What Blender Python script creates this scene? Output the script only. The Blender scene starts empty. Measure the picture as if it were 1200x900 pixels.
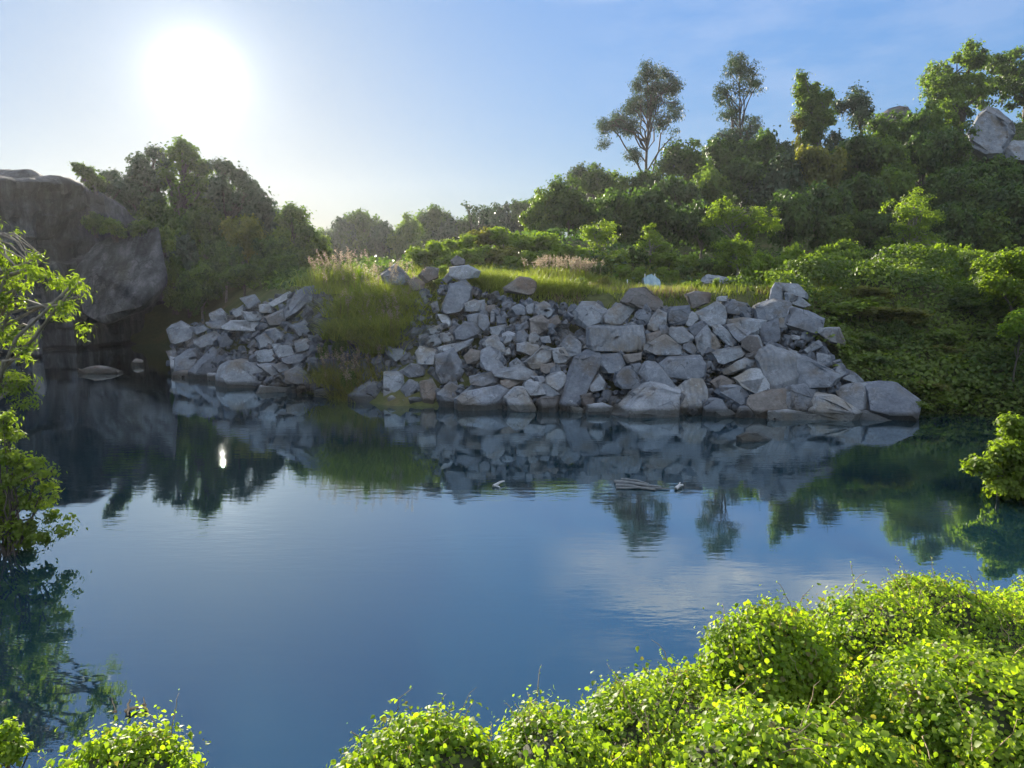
import bpy, bmesh, math, random
import numpy as np
from mathutils import Vector, noise

R = math.radians
SC = bpy.context.scene
COL = SC.collection
rng = np.random.default_rng(7)
random.seed(7)

# ------------------------------------------------------------------ camera geometry
CAM_H, F = 6.0, 810.0
PITCH = math.atan(120.0 / F)
CP, SP = math.cos(PITCH), math.sin(PITCH)
CAM = Vector((0, 0, CAM_H))

def ray(px, py):
    u, v = (px - 600) / F, (450 - py) / F
    Y = CP + v * SP
    return u / Y, (-SP + v * CP) / Y          # dx, dz per metre of depth

def at(px, py, Y):
    dx, dz = ray(px, py)
    return Vector((dx * Y, Y, CAM_H + dz * Y))

def ppm(Y):                                    # pixels of the 1200 px frame per metre
    return F / (Y * CP)

# ------------------------------------------------------------------ terrain
POND = np.array([(-13, 7), (-7, 6), (-4.5, 5.5), (-2.6, 5.3), (-1, 6.2), (.5, 7.2), (2.6, 8.1), (4.4, 9.7), (6.6, 10.9), (10, 12.0), (13, 15), (13.7, 18), (18, 21.5), (23, 25),
                 (25, 29), (21, 31), (18, 31.6), (10, 32.3), (0, 32.8), (-6, 33.2), (-9.5, 36), (-14, 39.5), (-20, 43.5), (-22.6, 47.5),
                 (-25, 53), (-29, 60), (-33, 67), (-40, 67), (-47, 58), (-45, 45), (-33, 32), (-20, 22), (-14.5, 16)], float)

def pond_sd(x, y):                             # >0 on land
    x = np.asarray(x, float); y = np.asarray(y, float)
    d = np.full(x.shape, 1e9); inside = np.zeros(x.shape, bool)
    n = len(POND)
    for i in range(n):
        ax, ay = POND[i]; bx, by = POND[(i + 1) % n]
        ex, ey = bx - ax, by - ay
        t = np.clip(((x - ax) * ex + (y - ay) * ey) / (ex * ex + ey * ey), 0, 1)
        d = np.minimum(d, np.hypot(x - ax - t * ex, y - ay - t * ey))
        c = ((ay > y) != (by > y)) & (x < (bx - ax) * (y - ay) / ((by - ay) if by != ay else 1e-9) + ax)
        inside ^= c
    return np.where(inside, -d, d)

def sst(a, b, x):
    t = np.clip((x - a) / (b - a), 0, 1)
    return t * t * (3 - 2 * t)

def terrain(x, y):
    x = np.asarray(x, float); y = np.asarray(y, float)
    sd = pond_sd(x, y)
    g = lambda cx, cy, sx, sy: np.exp(-((x - cx) / sx) ** 2 - ((y - cy) / sy) ** 2)
    back = sst(24, 33, y)
    T = 5.3 + 0.02 * np.clip(y - 40, 0, 60) + 1.1 * g(-6, 43, 6, 5) + 4.2 * g(3, 66, 14, 12) + 0.5 * sst(15, 24, x) * sst(33, 44, y)
    hill = np.interp(x, [-30, -8, 10, 44, 91, 160], [0, 1.5, 6.5, 18, 27, 30]) * sst(70, 128, y)
    T = T + hill
    T = T + 0.35 * np.sin(x * .31 + 1) * np.cos(y * .27) * sst(0, 6, sd)
    near = 2.66 - .3 * sst(5, 9, y) - 0.155 * np.clip(y, -4, 12) - .5 * (1 - sst(-1.2, 1.2, x)) * sst(2, 4, y) + 1.2 * (1 - sst(0, 2.6, y)) - .3 * np.exp(-((x - 1.2) / 1.3) ** 2) - 1.6 * np.exp(-((x - 2.95) / .65) ** 2 - ((y - 6.0) / .48) ** 2)
    side = np.where(x < 0, 2.4, 3.2)
    T0 = near * (1 - sst(8, 20, y)) + side * sst(8, 20, y)
    T = T0 * (1 - back) + T * back
    bank = sd * (1.7 - .88 * sst(10, 24, y))
    k = 0.6
    h = np.clip(0.5 + 0.5 * (T - bank) / k, 0, 1)
    land = T * (1 - h) + bank * h - k * h * (1 - h)
    return np.where(sd > 0, land, np.maximum(sd * 0.7, -3.5))

def tz(x, y):
    return float(terrain(np.array([x]), np.array([y]))[0])

YS = np.linspace(20, 190, 700)
def march(px, py, off=0.0, lo=20):                    # depth where the ray meets the terrain raised by off
    dx, dz = ray(px, py)
    z = CAM_H + dz * YS
    hit = np.nonzero((terrain(dx * YS, YS) + off >= z) & (YS > lo))[0]
    return float(YS[hit[0]]) if len(hit) else 140.0

# ------------------------------------------------------------------ object helpers
def link(o, parent=None):
    COL.objects.link(o)
    if parent is not None:
        o.parent = parent
    return o

def tag(o, label, cat, group=None):
    o['label'] = label; o['category'] = cat
    if group: o['group'] = group
    return o

def empty(name, loc):
    o = bpy.data.objects.new(name, None); COL.objects.link(o); o.location = loc
    o.empty_display_size = .2
    return o

def obj_of(name, mesh, mat, parent=None):
    if mat is not None:
        mesh.materials.clear(); mesh.materials.append(mat)
    return link(bpy.data.objects.new(name, mesh), parent)

def copy_tree(root, loc, rz=0, scale=(1, 1, 1)):
    r = root.copy(); COL.objects.link(r)
    r.location = loc; r.rotation_euler = (0, 0, rz); r.scale = scale
    for ch in root.children:
        c = ch.copy(); COL.objects.link(c); c.parent = r
    return r

def fast_mesh(name, verts, loops, sizes, tint=None, smooth=False):
    m = bpy.data.meshes.new(name)
    verts = np.ascontiguousarray(verts, np.float32)
    m.vertices.add(len(verts)); m.vertices.foreach_set('co', verts.ravel())
    m.loops.add(len(loops)); m.loops.foreach_set('vertex_index', np.asarray(loops, np.int32))
    sizes = np.asarray(sizes, np.int32)
    m.polygons.add(len(sizes))
    m.polygons.foreach_set('loop_start', (np.cumsum(sizes) - sizes).astype(np.int32))
    if smooth:
        m.polygons.foreach_set('use_smooth', np.ones(len(sizes), bool))
    m.update(calc_edges=True)
    if tint is not None:
        a = m.attributes.new('tint', 'FLOAT', 'FACE'); a.data.foreach_set('value', np.asarray(tint, np.float32))
    return m

LEAF_FAR = (np.array([(0, 0, 0), (.45, .34, .10), (1, 0, -.05), (.45, -.34, .10)]), [(0, 2, 1), (0, 3, 2)])
LEAF_NEAR = (np.array([(0, 0, 0), (.16, .27, .06), (.5, .36, .10), (1, 0, -.14), (.5, -.36, .10), (.16, -.27, .06), (.5, 0, 0)]),
             [(0, 6, 2, 1), (6, 3, 2), (0, 5, 4, 6), (6, 4, 3)])
LEAF_LONG = (np.array([(0, 0, 0), (.4, .15, .05), (1, 0, -.18), (.4, -.15, .05)]), [(0, 2, 1), (0, 3, 2)])

def norm(v):
    return v / np.maximum(np.linalg.norm(v, axis=1, keepdims=True), 1e-6)

def leaf_arrays(C, N, S, shape=LEAF_FAR, droop=0.0, tint=None, r=rng):
    n = len(C)
    N = norm(N)
    t = r.normal(size=(n, 3)); t[:, 2] -= droop
    t = norm(t - N * np.sum(t * N, 1, keepdims=True))
    b = np.cross(N, t)
    V, Fc = shape
    w = r.uniform(.8, 1.2, n)[:, None]
    P = C[:, None, :] + S[:, None, None] * (t[:, None, :] * V[None, :, 0:1] + (w * b)[:, None, :] * V[None, :, 1:2] + N[:, None, :] * V[None, :, 2:3])
    k = len(V)
    base = (np.arange(n) * k)[:, None]
    fl = np.concatenate([np.array(f) for f in Fc])
    loops = (base + fl[None, :]).ravel()
    sizes = np.tile([len(f) for f in Fc], n)
    if tint is None: tint = r.uniform(0, 1, n)
    return P.reshape(-1, 3), loops, sizes, np.repeat(tint, len(Fc))

def leaf_mesh(name, C, N, S, **kw):
    v, l, s, t = leaf_arrays(C, N, S, **kw)
    return fast_mesh(name, v, l, s, t)

def tubes(name, paths, sides=6):
    V, L, S = [], [], []
    off = 0
    for pts, rad in paths:
        pts = np.array([tuple(p) for p in pts], float); n = len(pts)
        d = np.gradient(pts, axis=0); d = norm(d)
        up = np.where(np.abs(d[:, 2:3]) > .9, np.array([[1., 0, 0]]), np.array([[0, 0, 1.]]))
        a = norm(np.cross(d, up)); b = np.cross(d, a)
        ang = np.linspace(0, 2 * np.pi, sides, endpoint=False)
        ring = pts[:, None, :] + np.asarray(rad, float)[:, None, None] * (a[:, None, :] * np.cos(ang)[None, :, None] + b[:, None, :] * np.sin(ang)[None, :, None])
        V.append(ring.reshape(-1, 3))
        for i in range(n - 1):
            for j in range(sides):
                j2 = (j + 1) % sides
                L += [off + i * sides + j, off + i * sides + j2, off + (i + 1) * sides + j2, off + (i + 1) * sides + j]; S.append(4)
        L += [off + (n - 1) * sides + j for j in range(sides)]; S.append(sides)
        off += n * sides
    return fast_mesh(name, np.concatenate(V), L, S, smooth=True)

def bez(p0, p1, sag=0.0, n=6, wob=0.0):
    p0, p1 = np.array(p0, float), np.array(p1, float)
    t = np.linspace(0, 1, n)[:, None]
    p = p0 + (p1 - p0) * t
    p[:, 2] += sag * np.sin(np.pi * t[:, 0])
    if wob: p[1:-1] += rng.normal(0, wob, (n - 2, 3))
    return p

# ------------------------------------------------------------------ materials
def nmat(name):
    m = bpy.data.materials.new(name); m.use_nodes = True
    nt = m.node_tree; nt.nodes.clear()
    out = nt.nodes.new('ShaderNodeOutputMaterial')
    return m, nt, out

def ramp(nt, fac, stops):
    r = nt.nodes.new('ShaderNodeValToRGB')
    e = r.color_ramp.elements
    while len(e) < len(stops): e.new(.5)
    for el, (p, c) in zip(e, stops):
        el.position = p; el.color = (*c, 1)
    nt.links.new(fac, r.inputs[0]); return r.outputs[0]

def tex_noise(nt, scale, detail=5, rough=.55, vec=None, dim=None):
    n = nt.nodes.new('ShaderNodeTexNoise'); n.inputs['Scale'].default_value = scale
    n.inputs['Detail'].default_value = detail; n.inputs['Roughness'].default_value = rough
    if vec is not None: nt.links.new(vec, n.inputs['Vector'])
    return n.outputs[0]

def objvec(nt, scale=(1, 1, 1)):
    t = nt.nodes.new('ShaderNodeTexCoord')
    m = nt.nodes.new('ShaderNodeMapping'); m.inputs['Scale'].default_value = scale
    nt.links.new(t.outputs['Object'], m.inputs[0]); return m.outputs[0]

def mixc(nt, fac, a, b, mode='MIX'):
    m = nt.nodes.new('ShaderNodeMix'); m.data_type = 'RGBA'; m.blend_type = mode
    for s, v in ((m.inputs[0], fac), (m.inputs[6], a), (m.inputs[7], b)):
        if hasattr(v, 'links'): nt.links.new(v, s)
        elif isinstance(v, (tuple, list)): s.default_value = (*v, 1)
        else: s.default_value = v
    return m.outputs[2]

def leaf_mat(name, dark, light, trans, tmix=.45, gloss=.22, dead=None):
    m, nt, out = nmat(name)
    at_ = nt.nodes.new('ShaderNodeAttribute'); at_.attribute_name = 'tint'
    big = tex_noise(nt, .35, 3, .6, objvec(nt))
    md = nt.nodes.new('ShaderNodeMath'); md.operation = 'MULTIPLY_ADD'
    nt.links.new(at_.outputs['Fac'], md.inputs[0]); md.inputs[1].default_value = .75
    nt.links.new(big, md.inputs[2])
    sb = nt.nodes.new('ShaderNodeMath'); sb.operation = 'SUBTRACT'; nt.links.new(md.outputs[0], sb.inputs[0]); sb.inputs[1].default_value = .38
    sb.use_clamp = True
    col = ramp(nt, sb.outputs[0], [(0, dark), (.85, light), (1, tuple(min(1, c * 1.25) for c in light))])
    if dead: col = mixc(nt, ramp(nt, at_.outputs['Fac'], [(.992, (0, 0, 0)), (.997, (1, 1, 1))]), col, dead)
    tcol = mixc(nt, 1.0, col, trans, 'MULTIPLY')
    p = nt.nodes.new('ShaderNodeBsdfPrincipled')
    nt.links.new(col, p.inputs['Base Color']); p.inputs['Roughness'].default_value = .5
    p.inputs['Specular IOR Level'].default_value = gloss
    t = nt.nodes.new('ShaderNodeBsdfTranslucent'); nt.links.new(tcol, t.inputs[0])
    mx = nt.nodes.new('ShaderNodeMixShader'); mx.inputs[0].default_value = tmix
    nt.links.new(p.outputs[0], mx.inputs[1]); nt.links.new(t.outputs[0], mx.inputs[2])
    nt.links.new(mx.outputs[0], out.inputs[0]); return m

def rock_mat(name, c0, c1, stain, flute=False, sc=1.0, streak=False):
    m, nt, out = nmat(name)
    v = objvec(nt)
    oi = nt.nodes.new('ShaderNodeObjectInfo')
    geo = nt.nodes.new('ShaderNodeNewGeometry')
    wv = nt.nodes.new('ShaderNodeVectorMath'); wv.operation = 'ADD'   # break the shared object-space pattern between stones
    cmb = nt.nodes.new('ShaderNodeVectorMath'); cmb.operation = 'SCALE'; cmb.inputs[0].default_value = (37, 19, 53)
    nt.links.new(oi.outputs['Random'], cmb.inputs['Scale']); nt.links.new(v, wv.inputs[0]); nt.links.new(cmb.outputs[0], wv.inputs[1])
    v2 = wv.outputs[0]
    a = tex_noise(nt, .9 * sc, 9, .72, v2)
    col = ramp(nt, a, [(.3, c0), (.5, tuple((p + q) / 2 for p, q in zip(c0, c1))), (.7, c1)])
    st = tex_noise(nt, .55 * sc, 5, .65, v2)
    stf = ramp(nt, st, [(.50, (0, 0, 0)), (.64, (.85, .85, .85))])
    col = mixc(nt, stf, col, stain)
    lich = tex_noise(nt, 2.3 * sc, 6, .75, v2)
    lf = ramp(nt, lich, [(.58, (0, 0, 0)), (.66, (.5, .5, .5))])
    col = mixc(nt, lf, col, tuple(min(1, q * 1.35) for q in c1))
    sp = tex_noise(nt, 7 * sc, 5, .8, v2)
    spf = ramp(nt, sp, [(.32, (.66, .66, .66)), (.66, (1.2, 1.2, 1.2))])
    col = mixc(nt, .8, col, spf, 'MULTIPLY')
    vo = nt.nodes.new('ShaderNodeTexVoronoi'); vo.feature = 'DISTANCE_TO_EDGE'; vo.inputs['Scale'].default_value = .75 * sc
    wn = nt.nodes.new('ShaderNodeTexNoise'); wn.inputs['Scale'].default_value = 1.7 * sc; nt.links.new(v2, wn.inputs['Vector'])
    wa = nt.nodes.new('ShaderNodeVectorMath'); wa.operation = 'MULTIPLY_ADD'; wa.inputs[1].default_value = (.8 / sc, .8 / sc, .8 / sc)
    nt.links.new(wn.outputs['Color'], wa.inputs[0]); nt.links.new(v2, wa.inputs[2]); nt.links.new(wa.outputs[0], vo.inputs['Vector'])
    crack = ramp(nt, vo.outputs['Distance'], [(0, (.25, .25, .25)), (.018, (1, 1, 1))])
    ckm = ramp(nt, tex_noise(nt, .8 * sc, 3, .6, v2), [(.48, (0, 0, 0)), (.6, (.75, .75, .75))])
    col = mixc(nt, ckm, col, crack, 'MULTIPLY')
    rr = ramp(nt, oi.outputs['Random'], [(0, (.62, .63, .66)), (.35, (.85, .86, .88)), (.7, (1.0, .98, .95)), (1, (1.22, 1.22, 1.2))])
    col = mixc(nt, 1.0, col, rr, 'MULTIPLY')
    sz = nt.nodes.new('ShaderNodeSeparateXYZ'); nt.links.new(geo.outputs['Position'], sz.inputs[0])
    wz = nt.nodes.new('ShaderNodeMath'); wz.operation = 'MULTIPLY_ADD'; nt.links.new(sp, wz.inputs[0]); wz.inputs[1].default_value = -.35
    nt.links.new(sz.outputs['Z'], wz.inputs[2])
    wet = ramp(nt, wz.outputs[0], [(.10, (.30, .30, .27)), (.24, (1, 1, 1))])
    col = mixc(nt, 1.0, col, wet, 'MULTIPLY')
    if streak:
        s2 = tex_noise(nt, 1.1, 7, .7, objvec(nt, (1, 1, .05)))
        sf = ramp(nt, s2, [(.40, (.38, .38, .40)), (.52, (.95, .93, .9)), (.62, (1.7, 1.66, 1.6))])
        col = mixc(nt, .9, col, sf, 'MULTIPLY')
    p = nt.nodes.new('ShaderNodeBsdfPrincipled'); nt.links.new(col, p.inputs['Base Color'])
    p.inputs['Roughness'].default_value = .85; p.inputs['Specular IOR Level'].default_value = .25
    b = nt.nodes.new('ShaderNodeBump'); b.inputs['Strength'].default_value = .85; b.inputs['Distance'].default_value = .09 / sc
    h0 = tex_noise(nt, 4 * sc, 9, .75, v2)
    hm_ = nt.nodes.new('ShaderNodeMath'); hm_.operation = 'MULTIPLY_ADD'; nt.links.new(crack, hm_.inputs[0]); hm_.inputs[1].default_value = .15; nt.links.new(h0, hm_.inputs[2])
    h = hm_.outputs[0]
    if flute:
        w = nt.nodes.new('ShaderNodeTexWave'); w.inputs['Scale'].default_value = 1.35; w.inputs['Distortion'].default_value = 1.2
        w.bands_direction = 'X'; nt.links.new(v, w.inputs[0])
        md = nt.nodes.new('ShaderNodeMath'); md.operation = 'MULTIPLY_ADD'; nt.links.new(w.outputs[1], md.inputs[0]); md.inputs[1].default_value = .6
        nt.links.new(h, md.inputs[2]); h = md.outputs[0]
    nt.links.new(h, b.inputs['Height']); nt.links.new(b.outputs[0], p.inputs['Normal'])
    nt.links.new(p.outputs[0], out.inputs[0]); return m

def plain_mat(name, c0, c1, scale=6, rough=.8, bump=.3):
    m, nt, out = nmat(name)
    n = tex_noise(nt, scale, 6, .65, objvec(nt))
    p = nt.nodes.new('ShaderNodeBsdfPrincipled'); nt.links.new(ramp(nt, n, [(.3, c0), (.7, c1)]), p.inputs['Base Color'])
    p.inputs['Roughness'].default_value = rough; p.inputs['Specular IOR Level'].default_value = .25
    b = nt.nodes.new('ShaderNodeBump'); b.inputs['Strength'].default_value = bump; b.inputs['Distance'].default_value = .05
    nt.links.new(n, b.inputs['Height']); nt.links.new(b.outputs[0], p.inputs['Normal'])
    nt.links.new(p.outputs[0], out.inputs[0]); return m

M = {}
M['dark'] = leaf_mat('leaf_dark', (.014, .032, .012), (.095, .14, .032), (1.6, 2.0, .8), .42)
M['hill'] = leaf_mat('leaf_hill', (.02, .042, .014), (.11, .155, .036), (1.7, 2.0, .7), .45)
M['hillb'] = leaf_mat('leaf_hill_bright', (.04, .075, .018), (.14, .19, .04), (1.9, 2.1, .6), .5)
M['blue'] = leaf_mat('leaf_bluegreen', (.030, .052, .030), (.075, .105, .055), (1.3, 1.5, 1.0), .3)
M['olive'] = leaf_mat('leaf_olive', (.06, .072, .018), (.19, .19, .05), (1.9, 1.9, .6), .5)
M['bright'] = leaf_mat('leaf_bright', (.075, .115, .018), (.18, .235, .035), (2.0, 2.2, .5), .5)
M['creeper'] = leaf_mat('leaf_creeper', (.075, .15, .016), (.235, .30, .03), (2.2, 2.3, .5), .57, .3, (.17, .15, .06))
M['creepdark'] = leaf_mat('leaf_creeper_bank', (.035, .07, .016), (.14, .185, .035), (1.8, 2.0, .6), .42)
M['grass'] = leaf_mat('grass_blades', (.07, .09, .022), (.19, .19, .05), (1.6, 1.6, .6), .45, .2)
M['grassb'] = leaf_mat('grass_sunny', (.075, .105, .022), (.20, .235, .05), (1.8, 1.8, .7), .55, .2)
M['drygrass'] = leaf_mat('dry_grass', (.16, .11, .07), (.30, .21, .14), (1.2, 1.1, .9), .4, .2)
M['plume'] = leaf_mat('seed_plume', (.22, .185, .13), (.40, .35, .26), (1.2, 1.1, 1.0), .5, .1)
M['rock'] = rock_mat('rock_grey', (.085, .10, .12), (.245, .27, .295), (.13, .115, .095))
M['rockf'] = rock_mat('rock_fluted', (.11, .125, .14), (.26, .28, .30), (.15, .14, .12), flute=True)
M['rockb'] = rock_mat('rock_brown', (.085, .08, .075), (.21, .20, .19), (.13, .095, .07))
M['rockp'] = rock_mat('rock_pale', (.135, .155, .18), (.32, .345, .37), (.18, .165, .14))
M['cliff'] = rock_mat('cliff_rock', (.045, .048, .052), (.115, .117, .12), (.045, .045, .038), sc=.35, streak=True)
M['bark'] = plain_mat('bark_grey', (.10, .085, .07), (.26, .23, .19), 5)
M['barkd'] = plain_mat('bark_dark', (.045, .036, .028), (.12, .10, .08), 5)
M['twig'] = plain_mat('twig_dry', (.20, .14, .08), (.42, .32, .20), 20)
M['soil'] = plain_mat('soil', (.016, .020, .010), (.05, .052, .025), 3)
M['driftwood'] = plain_mat('driftwood', (.09, .10, .10), (.20, .21, .21), 9)
M['sheet'] = plain_mat('plastic_sheet', (.16, .25, .29), (.30, .40, .43), 4, .45)
M['white'] = plain_mat('weathered_white', (.36, .36, .35), (.55, .55, .53), 8)

# terrain material: soil with mossy green patches, dark mud under water
m, nt, out = nmat('ground_soil')
v = objvec(nt)
n1 = tex_noise(nt, .25, 8, .65, v); n2 = tex_noise(nt, 3, 6, .7, v)
c = ramp(nt, n1, [(.35, (.045, .055, .020)), (.55, (.075, .085, .030)), (.72, (.12, .095, .055))])
c = mixc(nt, .7, c, ramp(nt, n2, [(.3, (.55, .55, .55)), (.7, (1.25, 1.25, 1.25))]), 'MULTIPLY')
p = nt.nodes.new('ShaderNodeBsdfPrincipled'); nt.links.new(c, p.inputs['Base Color']); p.inputs['Roughness'].default_value = .95
p.inputs['Specular IOR Level'].default_value = .1
b = nt.nodes.new('ShaderNodeBump'); b.inputs['Strength'].default_value = .8; b.inputs['Distance'].default_value = .15
nt.links.new(n2, b.inputs['Height']); nt.links.new(b.outputs[0], p.inputs['Normal']); nt.links.new(p.outputs[0], out.inputs[0])
M['ground'] = m

# water: murky blue-green quarry water, calm with faint ripples
m, nt, out = nmat('pond_water')
v = objvec(nt, (.55, 1.9, 1))
r1 = tex_noise(nt, 2.2, 3, .55, v); r2 = tex_noise(nt, .13, 2, .5, v)
mm = nt.nodes.new('ShaderNodeMath'); mm.operation = 'MULTIPLY'
gate = ramp(nt, r2, [(.42, (.2, .2, .2)), (.64, (1.4, 1.4, 1.4))])
nt.links.new(r1, mm.inputs[0]); nt.links.new(gate, mm.inputs[1])
b = nt.nodes.new('ShaderNodeBump'); b.inputs['Strength'].default_value = .075; b.inputs['Distance'].default_value = .05
nt.links.new(mm.outputs[0], b.inputs['Height'])
d = nt.nodes.new('ShaderNodeBsdfDiffuse'); d.inputs[0].default_value = (.007, .028, .038, 1)
g = nt.nodes.new('ShaderNodeBsdfGlossy'); g.inputs[0].default_value = (.84, .95, 1, 1); g.inputs['Roughness'].default_value = .022
nt.links.new(b.outputs[0], g.inputs['Normal'])
fr = nt.nodes.new('ShaderNodeFresnel'); fr.inputs[0].default_value = 1.95; nt.links.new(b.outputs[0], fr.inputs['Normal'])
f2 = nt.nodes.new('ShaderNodeMath'); f2.operation = 'MULTIPLY'; f2.use_clamp = True; f2.inputs[1].default_value = 1.8; nt.links.new(fr.outputs[0], f2.inputs[0])
mx = nt.nodes.new('ShaderNodeMixShader'); nt.links.new(f2.outputs[0], mx.inputs[0])
nt.links.new(d.outputs[0], mx.inputs[1]); nt.links.new(g.outputs[0], mx.inputs[2]); nt.links.new(mx.outputs[0], out.inputs[0])
M['water'] = m

# ------------------------------------------------------------------ setting: ground, water, haze
def grid_axis(lo, a, b_, hi, fine, coarse):
    return np.unique(np.concatenate([np.arange(lo, a, coarse), np.arange(a, b_, fine), np.arange(b_, hi + 1, coarse)]))
gx = grid_axis(-300, -60, 60, 300, .8, 8); gy = grid_axis(-60, -4, 75, 420, .8, 6)
X, Yg = np.meshgrid(gx, gy)
Z = terrain(X, Yg) + .12 * np.sin(X * 1.9 + .7 * Yg) * np.cos(Yg * 1.6) * (pond_sd(X, Yg) > 1)
ny, nx = X.shape
idx = np.arange(nx * ny).reshape(ny, nx)
quads = np.stack([idx[:-1, :-1], idx[:-1, 1:], idx[1:, 1:], idx[1:, :-1]], -1).reshape(-1)
g_ = obj_of('ground', fast_mesh('ground', np.stack([X, Yg, Z], -1).reshape(-1, 3), quads, np.full((nx - 1) * (ny - 1), 4), smooth=True), M['ground'])
g_['kind'] = 'structure'
w_ = obj_of('water', fast_mesh('water', [(-60, 3, 0), (40, 3, 0), (40, 80, 0), (-60, 80, 0)], [0, 1, 2, 3], [4]), M['water'])
w_['kind'] = 'structure'

SUN_PX = (232, 88)
sd_ = at(*SUN_PX, 1.0) - CAM
SUN_AZ = math.atan2(sd_.x, sd_.y); SUN_EL = math.atan2(sd_.z, math.hypot(sd_.x, sd_.y))

HAZE = .00015
bm = bmesh.new(); bmesh.ops.create_cube(bm, size=1)
for v_ in bm.verts:
    v_.co = ((v_.co.x) * 640, 180 + v_.co.y * 500, 29 + v_.co.z * 68)
hm = bpy.data.meshes.new('haze'); bm.to_mesh(hm); bm.free()
m, nt, out = nmat('haze_air')
pv = nt.nodes.new('ShaderNodeVolumePrincipled'); pv.inputs['Color'].default_value = (.93, .96, 1, 1)
pv.inputs['Density'].default_value = HAZE; pv.inputs['Anisotropy'].default_value = .55
nt.links.new(pv.outputs[0], out.inputs['Volume'])
h_ = obj_of('haze', hm, m); h_['kind'] = 'stuff'

# ------------------------------------------------------------------ labels by place
USED = set()
def rel_words(dx, dy):
    a = math.degrees(math.atan2(-dy, dx)) % 360
    return ['to the right of', 'above and right of', 'above', 'above and left of', 'to the left of', 'below and left of', 'below', 'below and right of'][int(((a + 22.5) % 360) // 45)]

def rel_label(noun, px, py, anchors):
    cand = sorted(anchors, key=lambda A: math.hypot(A[1] - px, A[2] - py))
    for pre in ('just ', '', 'a little farther '):
        for name, ax, ay in cand[:4]:
            if abs(ax - px) + abs(ay - py) < 1: continue
            s = f"{noun} {pre}{rel_words(px - ax, py - ay)} {name}"
            if len(s.split()) <= 16 and s not in USED:
                USED.add(s); return s
    for (n1, x1, y1), (n2, x2, y2) in [(cand[i], cand[j]) for i in range(5) for j in range(i + 1, 5)]:
        s = f"{noun} between {n1} and {n2}"
        if len(s.split()) <= 16 and s not in USED:
            USED.add(s); return s
    s = f"{noun} near {cand[0][0]}"; USED.add(s); return s

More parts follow.
